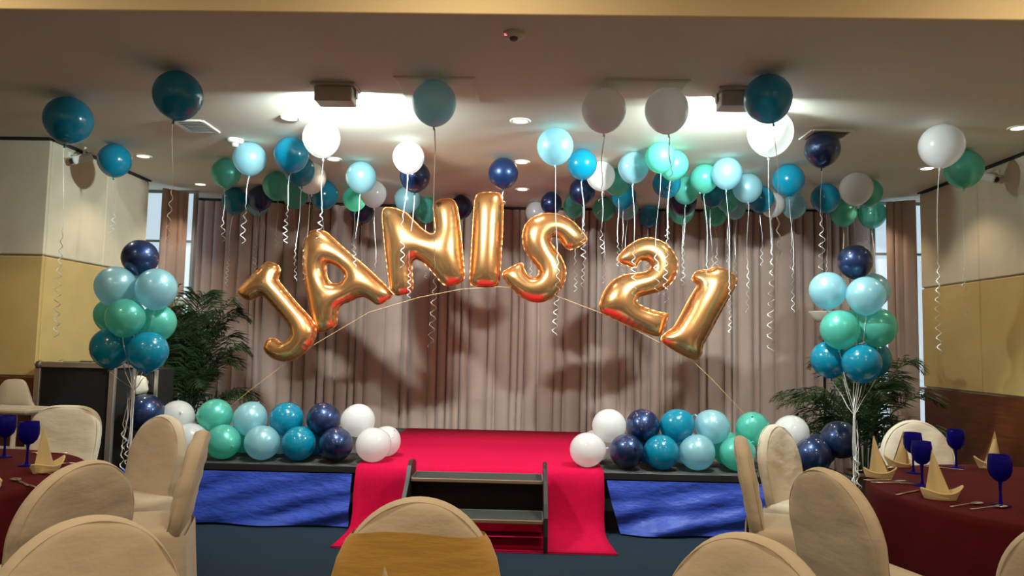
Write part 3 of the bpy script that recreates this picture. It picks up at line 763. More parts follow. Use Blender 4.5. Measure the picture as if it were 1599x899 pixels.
# ---------------------------------------------------------------- gold foil letters
def chaikin(p, n=2):
    for _ in range(n):
        q = []
        for i in range(len(p)):
            a, b = np.array(p[i]), np.array(p[(i + 1) % len(p)])
            q += [tuple(a * .78 + b * .22), tuple(a * .22 + b * .78)]
        p = q
    return p
def resample(p, s):
    P = np.array(p + [p[0]]); d = np.hypot(*np.diff(P, axis=0).T); c = np.concatenate([[0], np.cumsum(d)])
    n = max(8, int(c[-1] / s)); t = np.linspace(0, c[-1], n, endpoint=False)
    return np.stack([np.interp(t, c, P[:, 0]), np.interp(t, c, P[:, 1])], 1)
def inside(P, poly):
    x, y = P[:, 0], P[:, 1]; r = np.zeros(len(P), bool)
    j = len(poly) - 1
    for i in range(len(poly)):
        xi, yi = poly[i]; xj, yj = poly[j]
        c = ((yi > y) != (yj > y)) & (x < (xj - xi) * (y - yi) / (yj - yi + 1e-12) + xi)
        r ^= c; j = i
    return r
def foil_letter(ch, outer, hole, y0, label, seed):
    s = 0.0125
    loops = [resample(chaikin(outer), s)]
    if hole: loops.append(resample(chaikin(hole), s))
    B = np.concatenate(loops); nb = len(B)
    edges = []; o = 0
    for lp in loops:
        n = len(lp); edges += [(o + i, o + (i + 1) % n) for i in range(n)]; o += n
    lo, hi = B.min(0), B.max(0)
    gx = np.arange(lo[0], hi[0], s); gy = np.arange(lo[1], hi[1], s * 0.866)
    G = np.array([(x + (s / 2 if j % 2 else 0), y) for j, y in enumerate(gy) for x in gx])
    ok = inside(G, loops[0])
    if hole: ok &= ~inside(G, loops[1])
    G = G[ok]
    D = np.min(np.hypot(G[:, None, 0] - B[None, :, 0], G[:, None, 1] - B[None, :, 1]), 1)
    G = G[D > s * 0.6]
    V = np.concatenate([B, G])
    res = delaunay_2d_cdt([Vector(p) for p in V], edges, [], 0, 1e-6)
    V2 = np.array([tuple(p) for p in res[0]])
    tri = np.array([t for t in res[2] if len(t) == 3])
    cen = V2[tri].mean(1)
    ok = inside(cen, loops[0])
    if hole: ok &= ~inside(cen, loops[1])
    tri = tri[ok]
    n = len(V2)
    dB = np.hypot(V2[:, None, 0] - B[None, :, 0], V2[:, None, 1] - B[None, :, 1])
    near = dB.argmin(1); dist = dB.min(1); bd = dist < 1e-4
    # pressure inflation: laplace(u) = -1, u = 0 on the seam
    nbr = [set() for _ in range(n)]
    for a, b, c in tri:
        nbr[a] |= {b, c}; nbr[b] |= {a, c}; nbr[c] |= {a, b}
    used = np.array([len(q) > 0 for q in nbr])
    free = np.where(~bd & used)[0]; ix = -np.ones(n, int); ix[free] = np.arange(len(free))
    A = np.zeros((len(free), len(free))); rhs = np.zeros(len(free))
    for k, i in enumerate(free):
        q = list(nbr[i]); l2 = np.mean([(V2[i] - V2[j]) @ (V2[i] - V2[j]) for j in q])
        A[k, k] = 1; rhs[k] = l2 / 4
        for j in q:
            if ix[j] >= 0: A[k, ix[j]] -= 1 / len(q)
    u = np.zeros(n); u[free] = np.linalg.solve(A, rhs)
    h = 0.98 * np.sqrt(np.maximum(2 * u, 0))
    # puckers running in from the seam
    rs = np.random.RandomState(seed)
    ph = np.cumsum(0.55 + 0.5 * rs.rand(nb)); am = 0.6 + 0.8 * rs.rand(nb)
    h *= 1 + 0.10 * np.sin(ph[near] * 1.7) * am[near] * np.exp(-dist / 0.016)
    cx, cz = V2.mean(0)
    zmin = V2[:, 1].min()
    t = thing('foil_letter', label, 'letter balloon', (cx, y0, cz), 0, 'gold foil letter and number balloons')
    m = MB()
    front = [(p[0] - cx, -hh, p[1] - cz) for p, hh in zip(V2, h)]
    back = [(p[0] - cx, hh, p[1] - cz) for p, hh in zip(V2, h)]
    keep = np.unique(tri); mp = -np.ones(n, int); mp[keep] = np.arange(len(keep))
    bmask = {int(i) for i in keep if bd[i]}
    vv = [front[i] for i in keep]; mb = {}
    for i in keep:
        if int(i) in bmask: mb[int(i)] = mp[i]
        else: mb[int(i)] = len(vv); vv.append(back[i])
    ff = []
    for a, b, c in tri:
        A2 = (V2[b][0] - V2[a][0]) * (V2[c][1] - V2[a][1]) - (V2[b][1] - V2[a][1]) * (V2[c][0] - V2[a][0])
        if A2 < 0: b, c = c, b
        ff.append((mp[a], mp[b], mp[c])); ff.append((mb[int(a)], mb[int(c)], mb[int(b)]))
    ff = [tuple(int(k) for k in q) for q in ff]
    obj('foil_body', m.add(vv, ff), 'gold_foil', t)
    # flat welded seam flange around the outline, crimped
    for lp in loops:
        k = len(lp); fl = []; fa = []
        nx = np.roll(lp, -1, 0) - np.roll(lp, 1, 0)
        nrm = np.stack([nx[:, 1], -nx[:, 0]], 1); nrm /= np.linalg.norm(nrm, axis=1)[:, None] + 1e-9
        area = np.sum(lp[:, 0] * np.roll(lp[:, 1], -1) - np.roll(lp[:, 0], -1) * lp[:, 1])
        sg = 1 if area > 0 else -1
        if lp is not loops[0]: sg = -sg
        w = 0.009
        for i in range(k):
            p = lp[i]; q = p + nrm[i] * sg * w
            c = 0.004 * math.sin(i * 1.3)
            fl += [(p[0] - cx, -0.0006, p[1] - cz), (q[0] - cx, c - 0.0006, q[1] - cz), (q[0] - cx, c + 0.0006, q[1] - cz), (p[0] - cx, 0.0006, p[1] - cz)]
        for i in range(k):
            j = (i + 1) % k
            for a in range(4):
                b = (a + 1) % 4
                fa.append((i * 4 + a, i * 4 + b, j * 4 + b, j * 4 + a))
        obj('seam_flange', MB().add(fl, fa), 'gold_foil', t)
LL = {'J': 'gold foil balloon shaped as letter J, leftmost of the arch, tilted left',
      'A': 'gold foil balloon shaped as letter A, second in the arch',
      'N': 'gold foil balloon shaped as letter N, third in the arch',
      'I': 'gold foil balloon shaped as letter I, upright at the top of the arch',
      'S': 'gold foil balloon shaped as letter S, fifth in the arch',
      '2': 'gold foil balloon shaped as number 2, tilted right',
      '1': 'gold foil balloon shaped as number 1, rightmost of the arch'}
for k, (ch, outer, hole) in enumerate(LETTERS):
    foil_letter(ch, outer, hole, 6.60 + (0.02 if k % 2 else -0.02), LL[ch], 40 + k)
sm = MB()
sp = [(-3.05, 6.62, 0.452), (-2.5, 6.62, 0.93), (-2.1, 6.62, 1.25), (-1.44, 6.62, 1.66), (-1.0, 6.62, 1.80), (-0.61, 6.62, 1.885), (-0.26, 6.62, 1.915), (0.15, 6.62, 1.88), (0.7, 6.62, 1.68),
      (1.15, 6.62, 1.46), (1.49, 6.62, 1.28), (1.66, 6.62, 1.12), (2.30, 6.62, 0.452)]
sm.tube(sp, 0.0022, 5)
tag(obj('string', sm, 'string_gold'), 'thin arched string running along the feet of the gold letters to the stage', 'string')

# ---------------------------------------------------------------- palms, lamps, cases
def palm(x, y, label, seed, n, height, spread, bias):
    rnd = random.Random(seed)
    t = thing('potted_palm', label, 'potted palm', (x, y, 0), 0, 'potted palms at the stage ends')
    p = obj('pot', MB().lathe([(0.0001, 0.0), (0.13, 0.0), (0.14, 0.01), (0.165, 0.27), (0.175, 0.275), (0.175, 0.31), (0.155, 0.31), (0.15, 0.28)], 24), 'pot_clay', t)
    obj('soil', MB().lathe([(0.0001, 0.285), (0.152, 0.28)], 20), 'soil', p)
    stems = []
    for k in range(n):
        az = 2 * math.pi * k / n * 1.0 + rnd.uniform(-.35, .35)
        out = spread * rnd.uniform(0.45, 1.0); hh = height * rnd.uniform(0.55, 1.08) * (1.0 - 0.25 * (out / spread))
        dx, dy = math.cos(az), math.sin(az) * 0.55
        dx += bias * 0.3
        b0 = Vector((0.06 * dx, 0.06 * dy, 0.28))
        tip = Vector((dx * out, dy * out, hh - 0.18 * out - rnd.uniform(0, .12)))
        c1 = Vector((dx * out * 0.15, dy * out * 0.15, hh * 0.75)); c2 = Vector((dx * out * 0.6, dy * out * 0.6, hh * 1.08))
        def bez(u):
            return b0 * (1 - u) ** 3 + c1 * (3 * u * (1 - u) ** 2) + c2 * (3 * u * u * (1 - u)) + tip * u ** 3
        m = MB(); NL = 46
        m.tube([bez(i / 14) for i in range(15)], [0.007 * (1 - 0.75 * i / 14) for i in range(15)], 5)
        for i in range(NL):
            u = 0.26 + 0.73 * i / NL
            P = bez(u); d = (bez(min(1, u + .02)) - bez(u - .02)).normalized()
            side = d.cross(Vector((0, 0, 1)));
            if side.length < 1e-3: side = Vector((1, 0, 0))
            side.normalize(); up = side.cross(d)
            Lf = 0.34 * math.sin(math.pi * min(1, 0.18 + 0.8 * (i / NL))) * rnd.uniform(.85, 1.1)
            for sgn in (-1, 1):
                ld = (side * sgn * 0.75 + d * rnd.uniform(.45, .8) + up * rnd.uniform(-.05, .3) + Vector((rnd.uniform(-.15, .15), rnd.uniform(-.15, .15), rnd.uniform(-.1, .1)))).normalized()
                a = P; mid = P + ld * Lf * 0.55; e = P + ld * Lf - Vector((0, 0, Lf * 0.28))
                w = d * 0.0058
                m.add([a - w * .5, a + w * .5, mid + w + Vector((0, 0, .003)), mid - w, e], [(0, 1, 2, 3), (3, 2, 4)], False)
        obj('palm_frond', m, 'leaf', t)
    return t
palm(-3.33, 7.15, 'tall leafy palm beside the left stage end, behind the left balloon column', 8, 30, 2.05, 0.72, 0.42)
palm(3.10, 6.85, 'drooping potted palm at the right wall side, behind the right balloon column', 21, 26, 1.55, 0.90, -0.12)

def torch_lamp(x, y, label):
    t = thing('floor_lamp', label, 'floor lamp', (x, y, 0), 0, 'uplighter floor lamps')
    obj('lamp_base', MB().lathe([(0.0001, 0), (0.14, 0), (0.14, 0.015), (0.03, 0.03), (0.0001, 0.032)], 24), 'dark_plastic', t)
    obj('lamp_pole', MB().lathe([(0.013, 0.025), (0.013, 1.66), (0.03, 1.665), (0.035, 1.69), (0.0001, 1.69)], 14), 'dark_plastic', t)
    obj('lamp_bowl', MB().lathe([(0.0001, 1.685), (0.06, 1.69), (0.11, 1.725), (0.145, 1.785), (0.150, 1.80), (0.143, 1.80), (0.105, 1.735), (0.0001, 1.70)], 32), 'lamp_bowl', t)
torch_lamp(3.06, 7.62, 'black floor lamp with white bowl shade, left of the right balloon column')
torch_lamp(-3.63, 7.45, 'black floor lamp with pale bowl shade, mostly hidden behind the left balloon column')

def flight_case():
    t = thing('flight_case', 'tall black flight case with aluminium edges standing by the left wall', 'flight case', (-3.56, 5.88, 0), R(-3))
    w, d, h = 0.31, 0.13, 1.17
    obj('case_body', box((-w, -d, 0.05), (w, d, h), 0.004), 'case_black', t)
    for x in (-w, w):
        for y in (-d, d): obj('upright_edge', box((x - .025, y - .016, 0.05), (x + .025, y + .016, h), 0.004), 'aluminium', t)
    for y in (-d, d):
        for z in (0.06, h - 0.01): obj('rim_edge', box((-w + .025, y - .016, z - .022), (w - .025, y + .016, z + .022), 0.004), 'aluminium', t)
    for x in (-w, w):
        for z in (0.06, h - 0.01): obj('rim_edge', box((x - .022, -d + .016, z - .02), (x + .022, d - .016, z + .02), 0.004), 'aluminium', t)
    for x in (-w, w):
        for y in (-d, d):
            for z in (0.07, h - 0.015):
                obj('ball_corner', MB().lathe([(0.0001, 0.036), (0.025, 0.026), (0.036, 0), (0.025, -0.026), (0.0001, -0.036)], 10), 'steel_dark', t, (x * 0.985, y * 0.985, z))
    for x in (-0.2, 0.2):
        for y in (-0.08, 0.08):
            obj('caster', MB().lathe([(0.0001, 0.0), (0.024, 0.0), (0.024, 0.05), (0.0001, 0.05)], 12), 'dark_plastic', t, (x, y, 0))
    obj('catch', box((-0.05, -0.02, h), (0.06, 0.03, h + 0.022), 0.005), 'steel_dark', t)
flight_case()
def rack():
    t = thing('equipment_rack', 'narrow black equipment rack with metal rails between flight case and left balloon column', 'rack', (-3.37, 6.40, 0))
    obj('rack_body', box((-0.21, -0.14, 0.0), (0.21, 0.14, 1.12), 0.006), 'case_black', t)
    for s in (-1, 1): obj('rack_rail', box((s * 0.195 - 0.016, -0.152, 0.03), (s * 0.195 + 0.016, -0.14, 1.11), 0.002), 'aluminium', t)
    for k, (z0, z1) in enumerate(((0.92, 1.08), (0.70, 0.89), (0.42, 0.67), (0.08, 0.39))):
        fp = obj('faceplate', box((-0.17, -0.150, z0), (0.17, -0.14, z1), 0.003), 'dark_plastic', t)
        if k == 0:
            obj('round_socket', MB().add([(-0.10 + r * math.cos(a), -0.152, 0.99 + r * math.sin(a)) for r in (0.036, 0.022) for a in [j * math.pi / 8 for j in range(16)]],
                [(j, (j + 1) % 16, 16 + (j + 1) % 16, 16 + j) for j in range(16)]), 'aluminium', fp)
            obj('knob', MB().tube([(-0.02, -0.15, 0.99), (-0.02, -0.17, 0.99)], 0.016, 10), 'steel', fp)
        else:
            for j in range(3): obj('knob', MB().tube([(-0.1 + .1 * j, -0.15, (z0 + z1) / 2), (-0.1 + .1 * j, -0.168, (z0 + z1) / 2)], 0.014, 10), 'steel_dark', fp)
    c = tag(obj('white_cloth', MB().lathe([(0.0001, 0.0), (0.055, 0.0), (0.075, 0.04), (0.07, 0.10), (0.05, 0.14), (0.02, 0.155), (0.0001, 0.156)], 20, fn=lambda r, z, a: r * (1 + 0.18 * math.sin(4 * a + 40 * z) + 0.1 * math.sin(9 * a))), 'lamp_bowl', None, (-3.285, 6.175, 0.91)),
        'crumpled white cloth bundle hanging on the front of the black equipment rack', 'cloth')
rack()

# ---------------------------------------------------------------- banquet chairs
def arch_outline(n, hw, top, flat):
    """half-round chair back outline, bottom left round to bottom right"""
    z0, zs = 0.42, top - hw * 1.08
    pts = [(-hw * 0.93, z0), (-hw * 0.965, z0 + (zs - z0) * .5)]
    for k in range(n + 1):
        a = math.pi - math.pi * k / n
        c, s = math.cos(a), math.sin(a)
        p = 2.0 / flat
        pts.append((hw * math.copysign(abs(c) ** p, c), zs + hw * 1.08 * abs(s) ** p))
    pts += [(hw * 0.965, z0 + (zs - z0) * .5), (hw * 0.93, z0)]
    return pts
def back_mesh(hw, top, flat, seed):
    O = arch_outline(30, hw, top, flat); n = len(O)
    rnd = random.Random(seed); p1, p2 = rnd.uniform(0, 6), rnd.uniform(0, 6)
    rings = [(1.0, 0.0), (0.985, 0.016), (0.955, 0.029), (0.90, 0.037), (0.72, 0.041), (0.48, 0.043), (0.22, 0.044)]
    lean = math.tan(R(10.5)); cz = 0.62
    def P(s, d, x, z, sg):
        X = x * s; Z = cz + (z - cz) * s if z > cz else z + (0.0 if s > .99 else 0) + (cz - z) * (1 - s)
        w = 0.0035 * math.sin(28 * X + 19 * Z + p1) * min(1, d / 0.03) + 0.003 * math.sin(45 * Z - 13 * X + p2) * min(1, d / 0.03)
        return (X, sg * (d + w) - (Z - 0.45) * lean + 0.01, Z)
    m = MB(); v = []; idx = {}
    for sg in (1, -1):
        for ri, (s, d) in enumerate(rings):
            if ri == 0 and sg == -1:
                idx[sg, 0] = idx[1, 0]; continue
            idx[sg, ri] = len(v); v += [P(s, d, x, z, sg) for x, z in O]
    f = []
    for sg in (1, -1):
        for ri in range(len(rings) - 1):
            a, b = idx[sg, ri], idx[sg, ri + 1]
            for k in range(n):
                k2 = (k + 1) % n
                q = (a + k, a + k2, b + k2, b + k); f.append(q if sg > 0 else q[::-1])
        a = idx[sg, len(rings) - 1]; q = tuple(range(a, a + n)); f.append(q if sg > 0 else q[::-1])
    return m.add(v, f)
def rrect(hx, y0, y1, r, n=5):
    pts = []
    for cx, cy, a0 in ((hx - r, y1 - r, 0), (-hx + r, y1 - r, 90), (-hx + r, y0 + r, 180), (hx - r, y0 + r, 270)):
        for k in range(n + 1):
            a = R(a0 + 90 * k / n); pts.append((cx + r * math.cos(a), cy + r * math.sin(a)))
    return pts
def loops_mesh(levels, cap=True):
    """levels: list of point loops (x,y,z), bottom to top"""
    n = len(levels[0]); v = [p for l in levels for p in l]; f = []
    for i in range(len(levels) - 1):
        for k in range(n):
            k2 = (k + 1) % n
            f.append((i * n + k, i * n + k2, (i + 1) * n + k2, (i + 1) * n + k))
    if cap: f.append(tuple(range((len(levels) - 1) * n, len(levels) * n)))
    return MB().add(v, f)
SEAT_LV = []
for z, ins in ((0.40, 0.0), (0.445, 0.0), (0.468, 0.010), (0.478, 0.028), (0.482, 0.08)):
    SEAT_LV.append([(x, y, z) for x, y in rrect(0.236 - ins, -0.03 + ins, 0.40 - ins, 0.06)])
def skirt_levels():
    lv = []
    for z, fl in ((0.012, 1.08), (0.15, 1.05), (0.30, 1.02), (0.42, 1.0), (0.445, 0.985)):
        base = rrect(0.240, -0.050, 0.405, 0.05, 7)
        out = []
        for k, (x, y) in enumerate(base):
            w = 1 + (0.025 * math.sin(k * 2.3) + 0.015 * math.sin(k * 4.1)) * (0.42 - z) / 0.4
            out.append((x * fl * w, (y - 0.19) * fl * w + 0.19, z))
        lv.append(out)
    return lv
seat_me = loops_mesh(SEAT_LV).mesh('seat_cover', 'chair_cloth')
skirt_me = loops_mesh(skirt_levels(), False).mesh('skirt_cover', 'chair_cloth')
BACKS = {}
def chair(x, y, fx, fy, label, hw=0.245, top=0.925, flat=2.0, seed=0, lower_band=False):
    """(x, y): top of the back on plan; (fx, fy): direction the sitter would face"""
    l = math.hypot(fx, fy); fx /= l; fy /= l
    t = thing('banquet_chair', label, 'chair', (x + fx * 0.085, y + fy * 0.085, 0), math.atan2(-fx, fy), 'covered banquet chairs')
    obj('back_cover', back_mesh(hw, top, flat, seed), 'chair_cloth', t)
    O = arch_outline(30, hw, top, flat); lean = math.tan(R(10.5))
    for sg, nm in ((1, 'front_piping'), (-1, 'rear_piping')):
        P = []
        for px, pz in O:
            s = 0.962; X = px * s; Z = 0.62 + (pz - 0.62) * s if pz > 0.62 else pz
            P.append((X, sg * 0.029 - (Z - 0.45) * lean + 0.01, Z))
        obj(nm, MB().tube(P, 0.0026, 5), 'chair_cloth', t)
    link('seat_cover', seat_me, t); link('skirt_cover', skirt_me, t)
    for sx in (-1, 1):
        for yy in (0.02, 0.38): obj('leg', box((sx * 0.19 - 0.011, yy - 0.011, 0.0), (sx * 0.19 + 0.011, yy + 0.011, 0.40)), 'steel_dark', t)
    if lower_band:
        # deeper gold-toned band, its own mesh, set round the lower back
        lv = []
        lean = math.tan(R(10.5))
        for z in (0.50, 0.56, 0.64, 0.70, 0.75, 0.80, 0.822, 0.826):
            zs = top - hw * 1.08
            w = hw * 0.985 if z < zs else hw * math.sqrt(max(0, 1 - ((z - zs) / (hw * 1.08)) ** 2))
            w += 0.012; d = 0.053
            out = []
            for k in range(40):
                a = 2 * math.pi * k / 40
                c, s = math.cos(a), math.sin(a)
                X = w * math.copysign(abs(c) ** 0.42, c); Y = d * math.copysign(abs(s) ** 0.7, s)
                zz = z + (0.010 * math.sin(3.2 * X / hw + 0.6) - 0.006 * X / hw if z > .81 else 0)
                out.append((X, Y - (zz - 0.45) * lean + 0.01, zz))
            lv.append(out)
        obj('lower_band', loops_mesh(lv, False), 'gold_band', t)['label'] = 'gold band round the lower chair back'
    return t
TL, TR, TM = (-2.95, 3.30), (2.60, 3.50), (-0.30, 1.06)
chair(-1.16, 1.95, .92, -.75, 'tan covered chair in the near left corner, lowest of the round backs at left', seed=1)
chair(-1.66, 2.79, -1.28, .50, 'tan covered chair at the left table, just behind the lowest one in the corner', seed=2)
chair(-2.20, 4.48, -.60, -1.2, 'cream covered chair with seat showing, left of the leaning edge-on chair at the left table', seed=3, hw=.225)
chair(-1.66, 3.79, -1.25, -.42, 'cream covered chair seen edge-on, leaning right, beside the blue stage skirt at left', seed=4)
chair(-3.09, 4.94, .14, -1.65, 'white covered chair with squarish back on the far side of the left table', seed=5, flat=3.2, hw=.235)
chair(-0.32, 2.30, .02, -1.25, 'covered chair with gold band on its round back, front centre before the steps', seed=6, lower_band=True)
chair(0.60, 1.95, -.9, -.86, 'tan covered chair at bottom right of centre, lowest of the round backs on that side', seed=7)
chair(1.21, 3.04, 1.38, .46, 'tan covered chair with wrinkled slanting back, left of the right table', seed=8)
chair(1.17, 4.09, 1.4, -.40, 'slim edge-on cream chair back, leftmost at the right table', seed=9, hw=.235)
chair(1.57, 4.74, 1.01, -1.0, 'cream chair back behind the slim edge-on one, in front of the white garland balloon', seed=10, hw=.235)
chair(2.73, 5.27, -.1, -1.7, 'white covered chair on the far side of the right table, facing the camera', seed=11)
chair(1.66, 2.22, .92, 1.28, 'tan covered chair cut off by the right edge of the view', seed=12)

def high_chair():
    t = thing('high_chair', 'white plastic high chair with rounded back and flat tray at far left', 'high chair', (-3.80, 5.36, 0), R(-8))
    O = []
    for k in range(25):
        u = k / 24; x = -0.30 + 0.60 * u
        z = 0.86 + 0.20 * math.exp(-((x + 0.03) / 0.135) ** 4 * 0.9) + 0.0
        O.append((x, z))
    m = MB(); v = []
    for y in (0.0, 0.03):
        v += [(x, y + 0.05 * (1 - (x / .3) ** 2), z) for x, z in O] + [(x, y + 0.05 * (1 - (x / .3) ** 2), 0.80) for x, z in O]
    n = len(O); f = []
    for k in range(n - 1):
        f.append((k, n + k, n + k + 1, k + 1)); o = 2 * n
        f.append((o + k, o + k + 1, o + n + k + 1, o + n + k)); f.append((k, k + 1, o + k + 1, o + k)); f.append((n + k, o + n + k, o + n + k + 1, n + k + 1))
    f += [(0, 2 * n, 3 * n, n), (n - 1, 2 * n - 1, 4 * n - 1, 3 * n - 1)]
    obj('back_shell', m.add(v, f), 'white_plastic', t)
    obj('tray', box((-0.30, -0.24, 0.835), (0.36, 0.04, 0.872), 0.012), 'white_plastic', t)
    obj('seat', box((-0.20, -0.16, 0.52), (0.20, 0.10, 0.56), 0.012), 'white_plastic', t)
    for x in (-0.2, 0.2):
        for y in (-0.16, 0.08):
            obj('leg', MB().tube([(x * 1.15, y * 1.3, 0.0), (x, y, 0.84)], 0.017, 10), 'white_plastic', t)
high_chair()

# ---------------------------------------------------------------- tables
def table(cx, cy, rad, label, cloth_label, seed):
    t = thing('round_table', label, 'table', (cx, cy, 0), 0, 'round banquet tables')
    obj('tabletop', MB().lathe([(0.0001, 0.715), (rad - .01, 0.715), (rad, 0.72), (rad, 0.74), (rad - .01, 0.743), (0.0001, 0.743)], 48), 'redwood', t)
    for k in range(4):
        a = R(45 + 90 * k)
        obj('leg', box((0.4 * math.cos(a) - .018, 0.4 * math.sin(a) - .018, 0), (0.4 * math.cos(a) + .018, 0.4 * math.sin(a) + .018, 0.715)), 'steel_dark', t)
    rnd = random.Random(seed); p = [rnd.uniform(0, 6.28) for _ in range(4)]
    prof = [(0.0001, 0.749), (rad * .5, 0.749), (rad - 0.005, 0.749), (rad + 0.005, 0.742), (rad + 0.010, 0.71), (rad + .011, 0.62), (rad + .014, 0.48), (rad + .018, 0.32), (rad + .022, 0.17), (rad + .026, 0.03)]
    def fn(r, z, a):
        if r <= rad: return r
        k = (0.749 - z)
        return r + 0.035 * k * (math.sin(11 * a + p[0]) + 0.6 * math.sin(17 * a + p[1]) + 0.5 * math.sin(5 * a + p[2])) 
    c = obj('tablecloth', MB().lathe(prof, 144, fn=fn), 'maroon_cloth', None, (cx, cy, 0))
    tag(c, cloth_label, 'tablecloth', 'maroon tablecloths')
table(*TL, 0.84, 'round banquet table under the maroon cloth at left', 'maroon cloth draped to the floor over the left round table', 1)
table(*TR, 0.91, 'round banquet table under the maroon cloth at right', 'maroon cloth draped to the floor over the right round table', 2)
table(*TM, 0.66, 'round banquet table just below the bottom edge of the view', 'maroon cloth over the near table just below the view', 3)
TZ = 0.7495

goblet_parts = [('glass_bowl', [(0.006, 0.094), (0.020, 0.100), (0.036, 0.118), (0.043, 0.143), (0.043, 0.170), (0.039, 0.200), (0.0375, 0.200), (0.041, 0.170), (0.041, 0.145), (0.034, 0.121), (0.018, 0.104), (0.0001, 0.101)]),
                ('glass_stem', [(0.0085, 0.007), (0.006, 0.02), (0.0048, 0.05), (0.006, 0.082), (0.008, 0.094)]),
                ('glass_foot', [(0.0001, 0.0), (0.036, 0.0), (0.037, 0.002), (0.022, 0.0055), (0.0085, 0.008)])]
GOB = [(n, MB().lathe(p, 28).mesh(n, 'cobalt_glass')) for n, p in goblet_parts]
def goblet(x, y, label):
    t = thing('goblet', label, 'glass', (x, y, TZ), 0, 'cobalt blue goblets on the tables')
    for n, me in GOB: link(n, me, t, sc=(1.08, 1.08, 1.08))
goblet(2.10, 4.06, 'blue goblet on the right table before the white far chair, left of centre')
goblet(1.945, 3.68, 'blue goblet on the right table behind the tall near napkin')
goblet(2.45, 4.27, 'blue goblet at the far edge of the right table, right of the white chair')
goblet(2.05, 3.25, 'dark blue goblet nearest the camera on the right table')
goblet(-2.46, 3.62, 'blue goblet on the left table, right one of the two')
goblet(-2.74, 3.85, 'blue goblet on the left table, left one of the two, cut by the view edge')

def napkin_meshes():
    # upright sail: a folded triangle, one edge near vertical, the other slanting, hollow at the back
    m = MB()
    def sail(a, b, off=0.0, w=1.0):
        xl = -0.046 + 0.030 * b; xr = (0.058 * (1 - b) - 0.016 * b) * w + 0.003
        bow = math.sin(math.pi * a)
        x = xl + (xr - xl) * a
        y = -0.036 * (1 - b) ** 0.8 * bow + 0.010 + off - 0.010 * b
        return (x, y, 0.008 + 0.205 * b - 0.012 * b * abs(a - .3))
    m.grid(lambda a, b: sail(a, b), 12, 10)
    m.grid(lambda a, b: sail(a, b, 0.005, 0.9), 12, 10)
    # the second leaf folded behind, peeping out at the slanting side
    m.grid(lambda a, b: (-0.02 + (0.085 - 0.066 * b) * a - 0.004 * b, 0.022 + 0.012 * math.sin(math.pi * a) - 0.02 * b * b, 0.008 + 0.16 * b), 10, 8)
    sail_me = m.mesh('sail_fold', 'napkin_cloth')
    # turned-up cuff: thin boat-shaped band, flaring, rising to a point at one end
    m = MB()
    def cuff(a, b, t=0.0):
        th = 2 * math.pi * a
        c, s = math.cos(th), math.sin(th)
        sx = 0.092 if c > 0 else 0.064
        k = max(0.0, c)
        r = 0.80 + 0.22 * b + t
        y = 0.046 * s * (1 - 0.55 * k ** 3) * r
        x = sx * c * r * (1 + 0.10 * b * k)
        h = 0.036 + 0.022 * k ** 4 + 0.008 * math.sin(2 * th + 0.8) - 0.010 * (1 if s > 0 else 0) * abs(s)
        return (x, y, 0.001 + h * b)
    m.grid(lambda a, b: cuff(a, b), 36, 6)
    m.grid(lambda a, b: cuff(a, b, -0.10), 36, 6)
    m.grid(lambda a, b: tuple(cuff(a, 1.0, -0.10 * b)[k] + (0.004 * math.sin(math.pi * b) if k == 2 else 0) for k in range(3)), 36, 3)
    # diagonal fold lapping over the front of the band
    m.grid(lambda a, b: tuple(cuff(0.56 + 0.26 * a, 0.05 + (0.95 - 0.55 * a) * b, 0.05 + 0.03 * math.sin(math.pi * b))), 12, 5)
    cuff_me = m.mesh('cuff_fold', 'napkin_cloth')
    return sail_me, cuff_me
SAIL, CUFF = napkin_meshes()
def napkin(x, y, rz, label, s=1.0, flip=1, cat='napkin'):
    t = thing('folded_napkin', label, cat, (x, y, TZ), R(rz), 'folded cream napkins on the tables')
    link('sail_fold', SAIL, t, sc=(s * flip, s, s)); link('cuff_fold', CUFF, t, sc=(s * flip, s, s))
napkin(1.82, 3.88, -50, 'cream sail-folded napkin nearest the left edge of the right table')
napkin(2.14, 4.27, 180, 'cream sail-folded napkin in front of the white far chair', 0.95)
napkin(1.84, 3.36, -18, 'tall cream sail-folded napkin in front of the second goblet, nearest napkin on the right table', 1.02)
napkin(2.66, 4.28, 176, 'cream sail-folded napkin at the far right of the right table')
napkin(-2.265, 3.46, 70, 'cream sail-folded napkin on the left table before the white chair', 1.0)
napkin(-2.235, 3.06, 120, 'cream napkin at the left view edge, nearest on the left table', 1.0)
napkin(-0.255, 1.46, 10, 'cream napkin whose tip shows before the gold banded chair', 1.0)

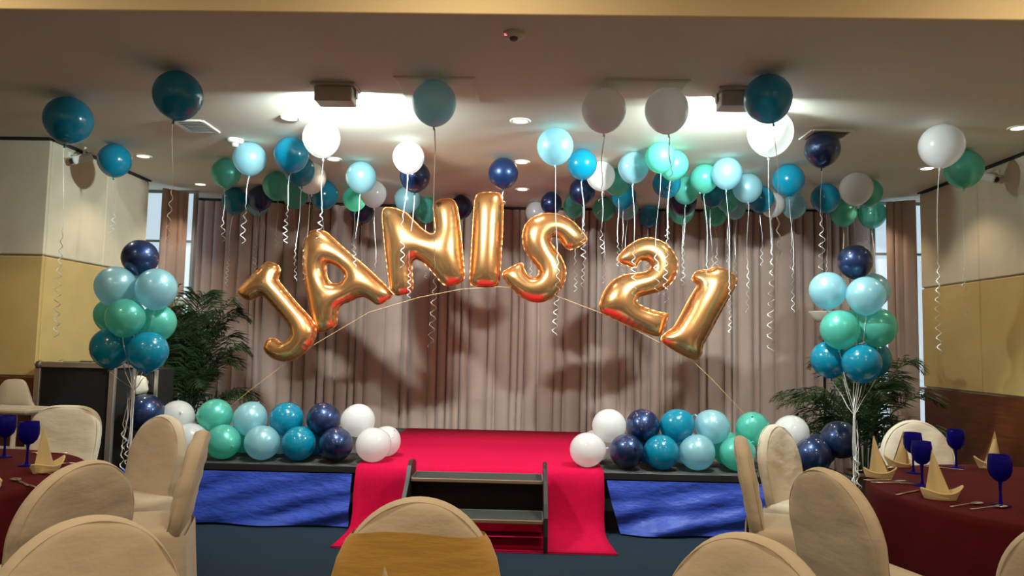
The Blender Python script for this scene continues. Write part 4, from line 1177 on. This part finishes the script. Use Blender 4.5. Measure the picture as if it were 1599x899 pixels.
def cutlery_mesh(kind):
    m = MB()
    def blade(pts, name):
        """pts: (along, half width, z)"""
        v = []; f = []
        for a, w, z in pts:
            v += [(-w, a, z), (0, a, z + (0.0022 if kind != 'spoon' or a < 0.13 else -0.006 if w > 0.008 else 0.001)), (w, a, z), (0, a, z - 0.0008)]
        for i in range(len(pts) - 1):
            for k in range(4):
                k2 = (k + 1) % 4; f.append((i * 4 + k, i * 4 + k2, i * 4 + 4 + k2, i * 4 + 4 + k))
        f += [(3, 2, 1, 0), tuple(range(len(v) - 4, len(v)))]
        m.add(v, f)
    if kind == 'spoon':
        blade([(0, .007, .003), (.02, .0085, .003), (.06, .005, .005), (.12, .0035, .009), (.135, .006, .008), (.15, .016, .008), (.17, .021, .009), (.185, .018, .010), (.195, .010, .010), (.20, .001, .010)], 's')
    elif kind == 'knife':
        blade([(0, .007, .003), (.05, .008, .003), (.095, .007, .004), (.10, .006, .003), (.16, .009, .003), (.20, .006, .003), (.215, .001, .003)], 'k')
    else:
        blade([(0, .007, .003), (.02, .0085, .003), (.06, .005, .005), (.12, .0035, .009), (.135, .010, .007), (.148, .012, .006)], 'f')
        for k in range(4):
            x = -0.0095 + 0.0063 * k
            m.box((x - .0016, .146, .0055), (x + .0016, .198, .0075))
    return m.mesh(kind + '_body', 'steel')
CUT = {k: cutlery_mesh(k) for k in ('spoon', 'knife', 'fork')}
def cutlery(kind, x0, y0, x1, y1, label):
    """handle end (x0,y0) towards the tip (x1,y1)"""
    o = link(kind, CUT[kind], None, (x0, y0, TZ + 0.0005), (0, 0, math.atan2(-(x1 - x0), y1 - y0)))
    tag(o, label, kind, 'steel cutlery on the tables')
cutlery('spoon', 1.71, 3.79, 1.89, 3.755, 'steel spoon below the leftmost napkin of the right table')
cutlery('fork', 1.72, 3.73, 1.92, 3.70, 'steel fork beside the spoon below the leftmost napkin of the right table')
cutlery('knife', 1.69, 3.42, 1.85, 3.54, 'steel knife left of the tall near napkin on the right table')
cutlery('spoon', 1.80, 3.19, 1.985, 3.27, 'steel spoon beside the nearest dark goblet, left of the pair')
cutlery('spoon', 1.86, 3.15, 2.06, 3.215, 'steel spoon beside the nearest dark goblet, right of the pair')
cutlery('fork', 1.79, 4.07, 1.99, 4.13, 'steel fork at the far left edge of the right table')
cutlery('spoon', 1.96, 4.06, 2.04, 4.24, 'steel spoon by the napkin before the white far chair')
cutlery('knife', 2.27, 4.30, 2.40, 4.22, 'steel knife beside the far goblet of the right table')
cutlery('fork', -2.10, 3.36, -2.30, 3.43, 'steel fork in front of the napkin on the left table')
cutlery('spoon', -2.12, 3.14, -2.28, 3.27, 'shiny steel spoon nearest the camera on the left table')
cutlery('knife', -2.05, 3.10, -2.22, 3.22, 'steel knife beside the shiny near spoon on the left table')
cutlery('spoon', -2.48, 4.02, -2.66, 3.97, 'steel spoon on the far side of the left table')
cutlery('spoon', -2.16, 3.70, -2.36, 3.66, 'steel spoon right of the napkin on the left table')

bpy.context.view_layer.update()
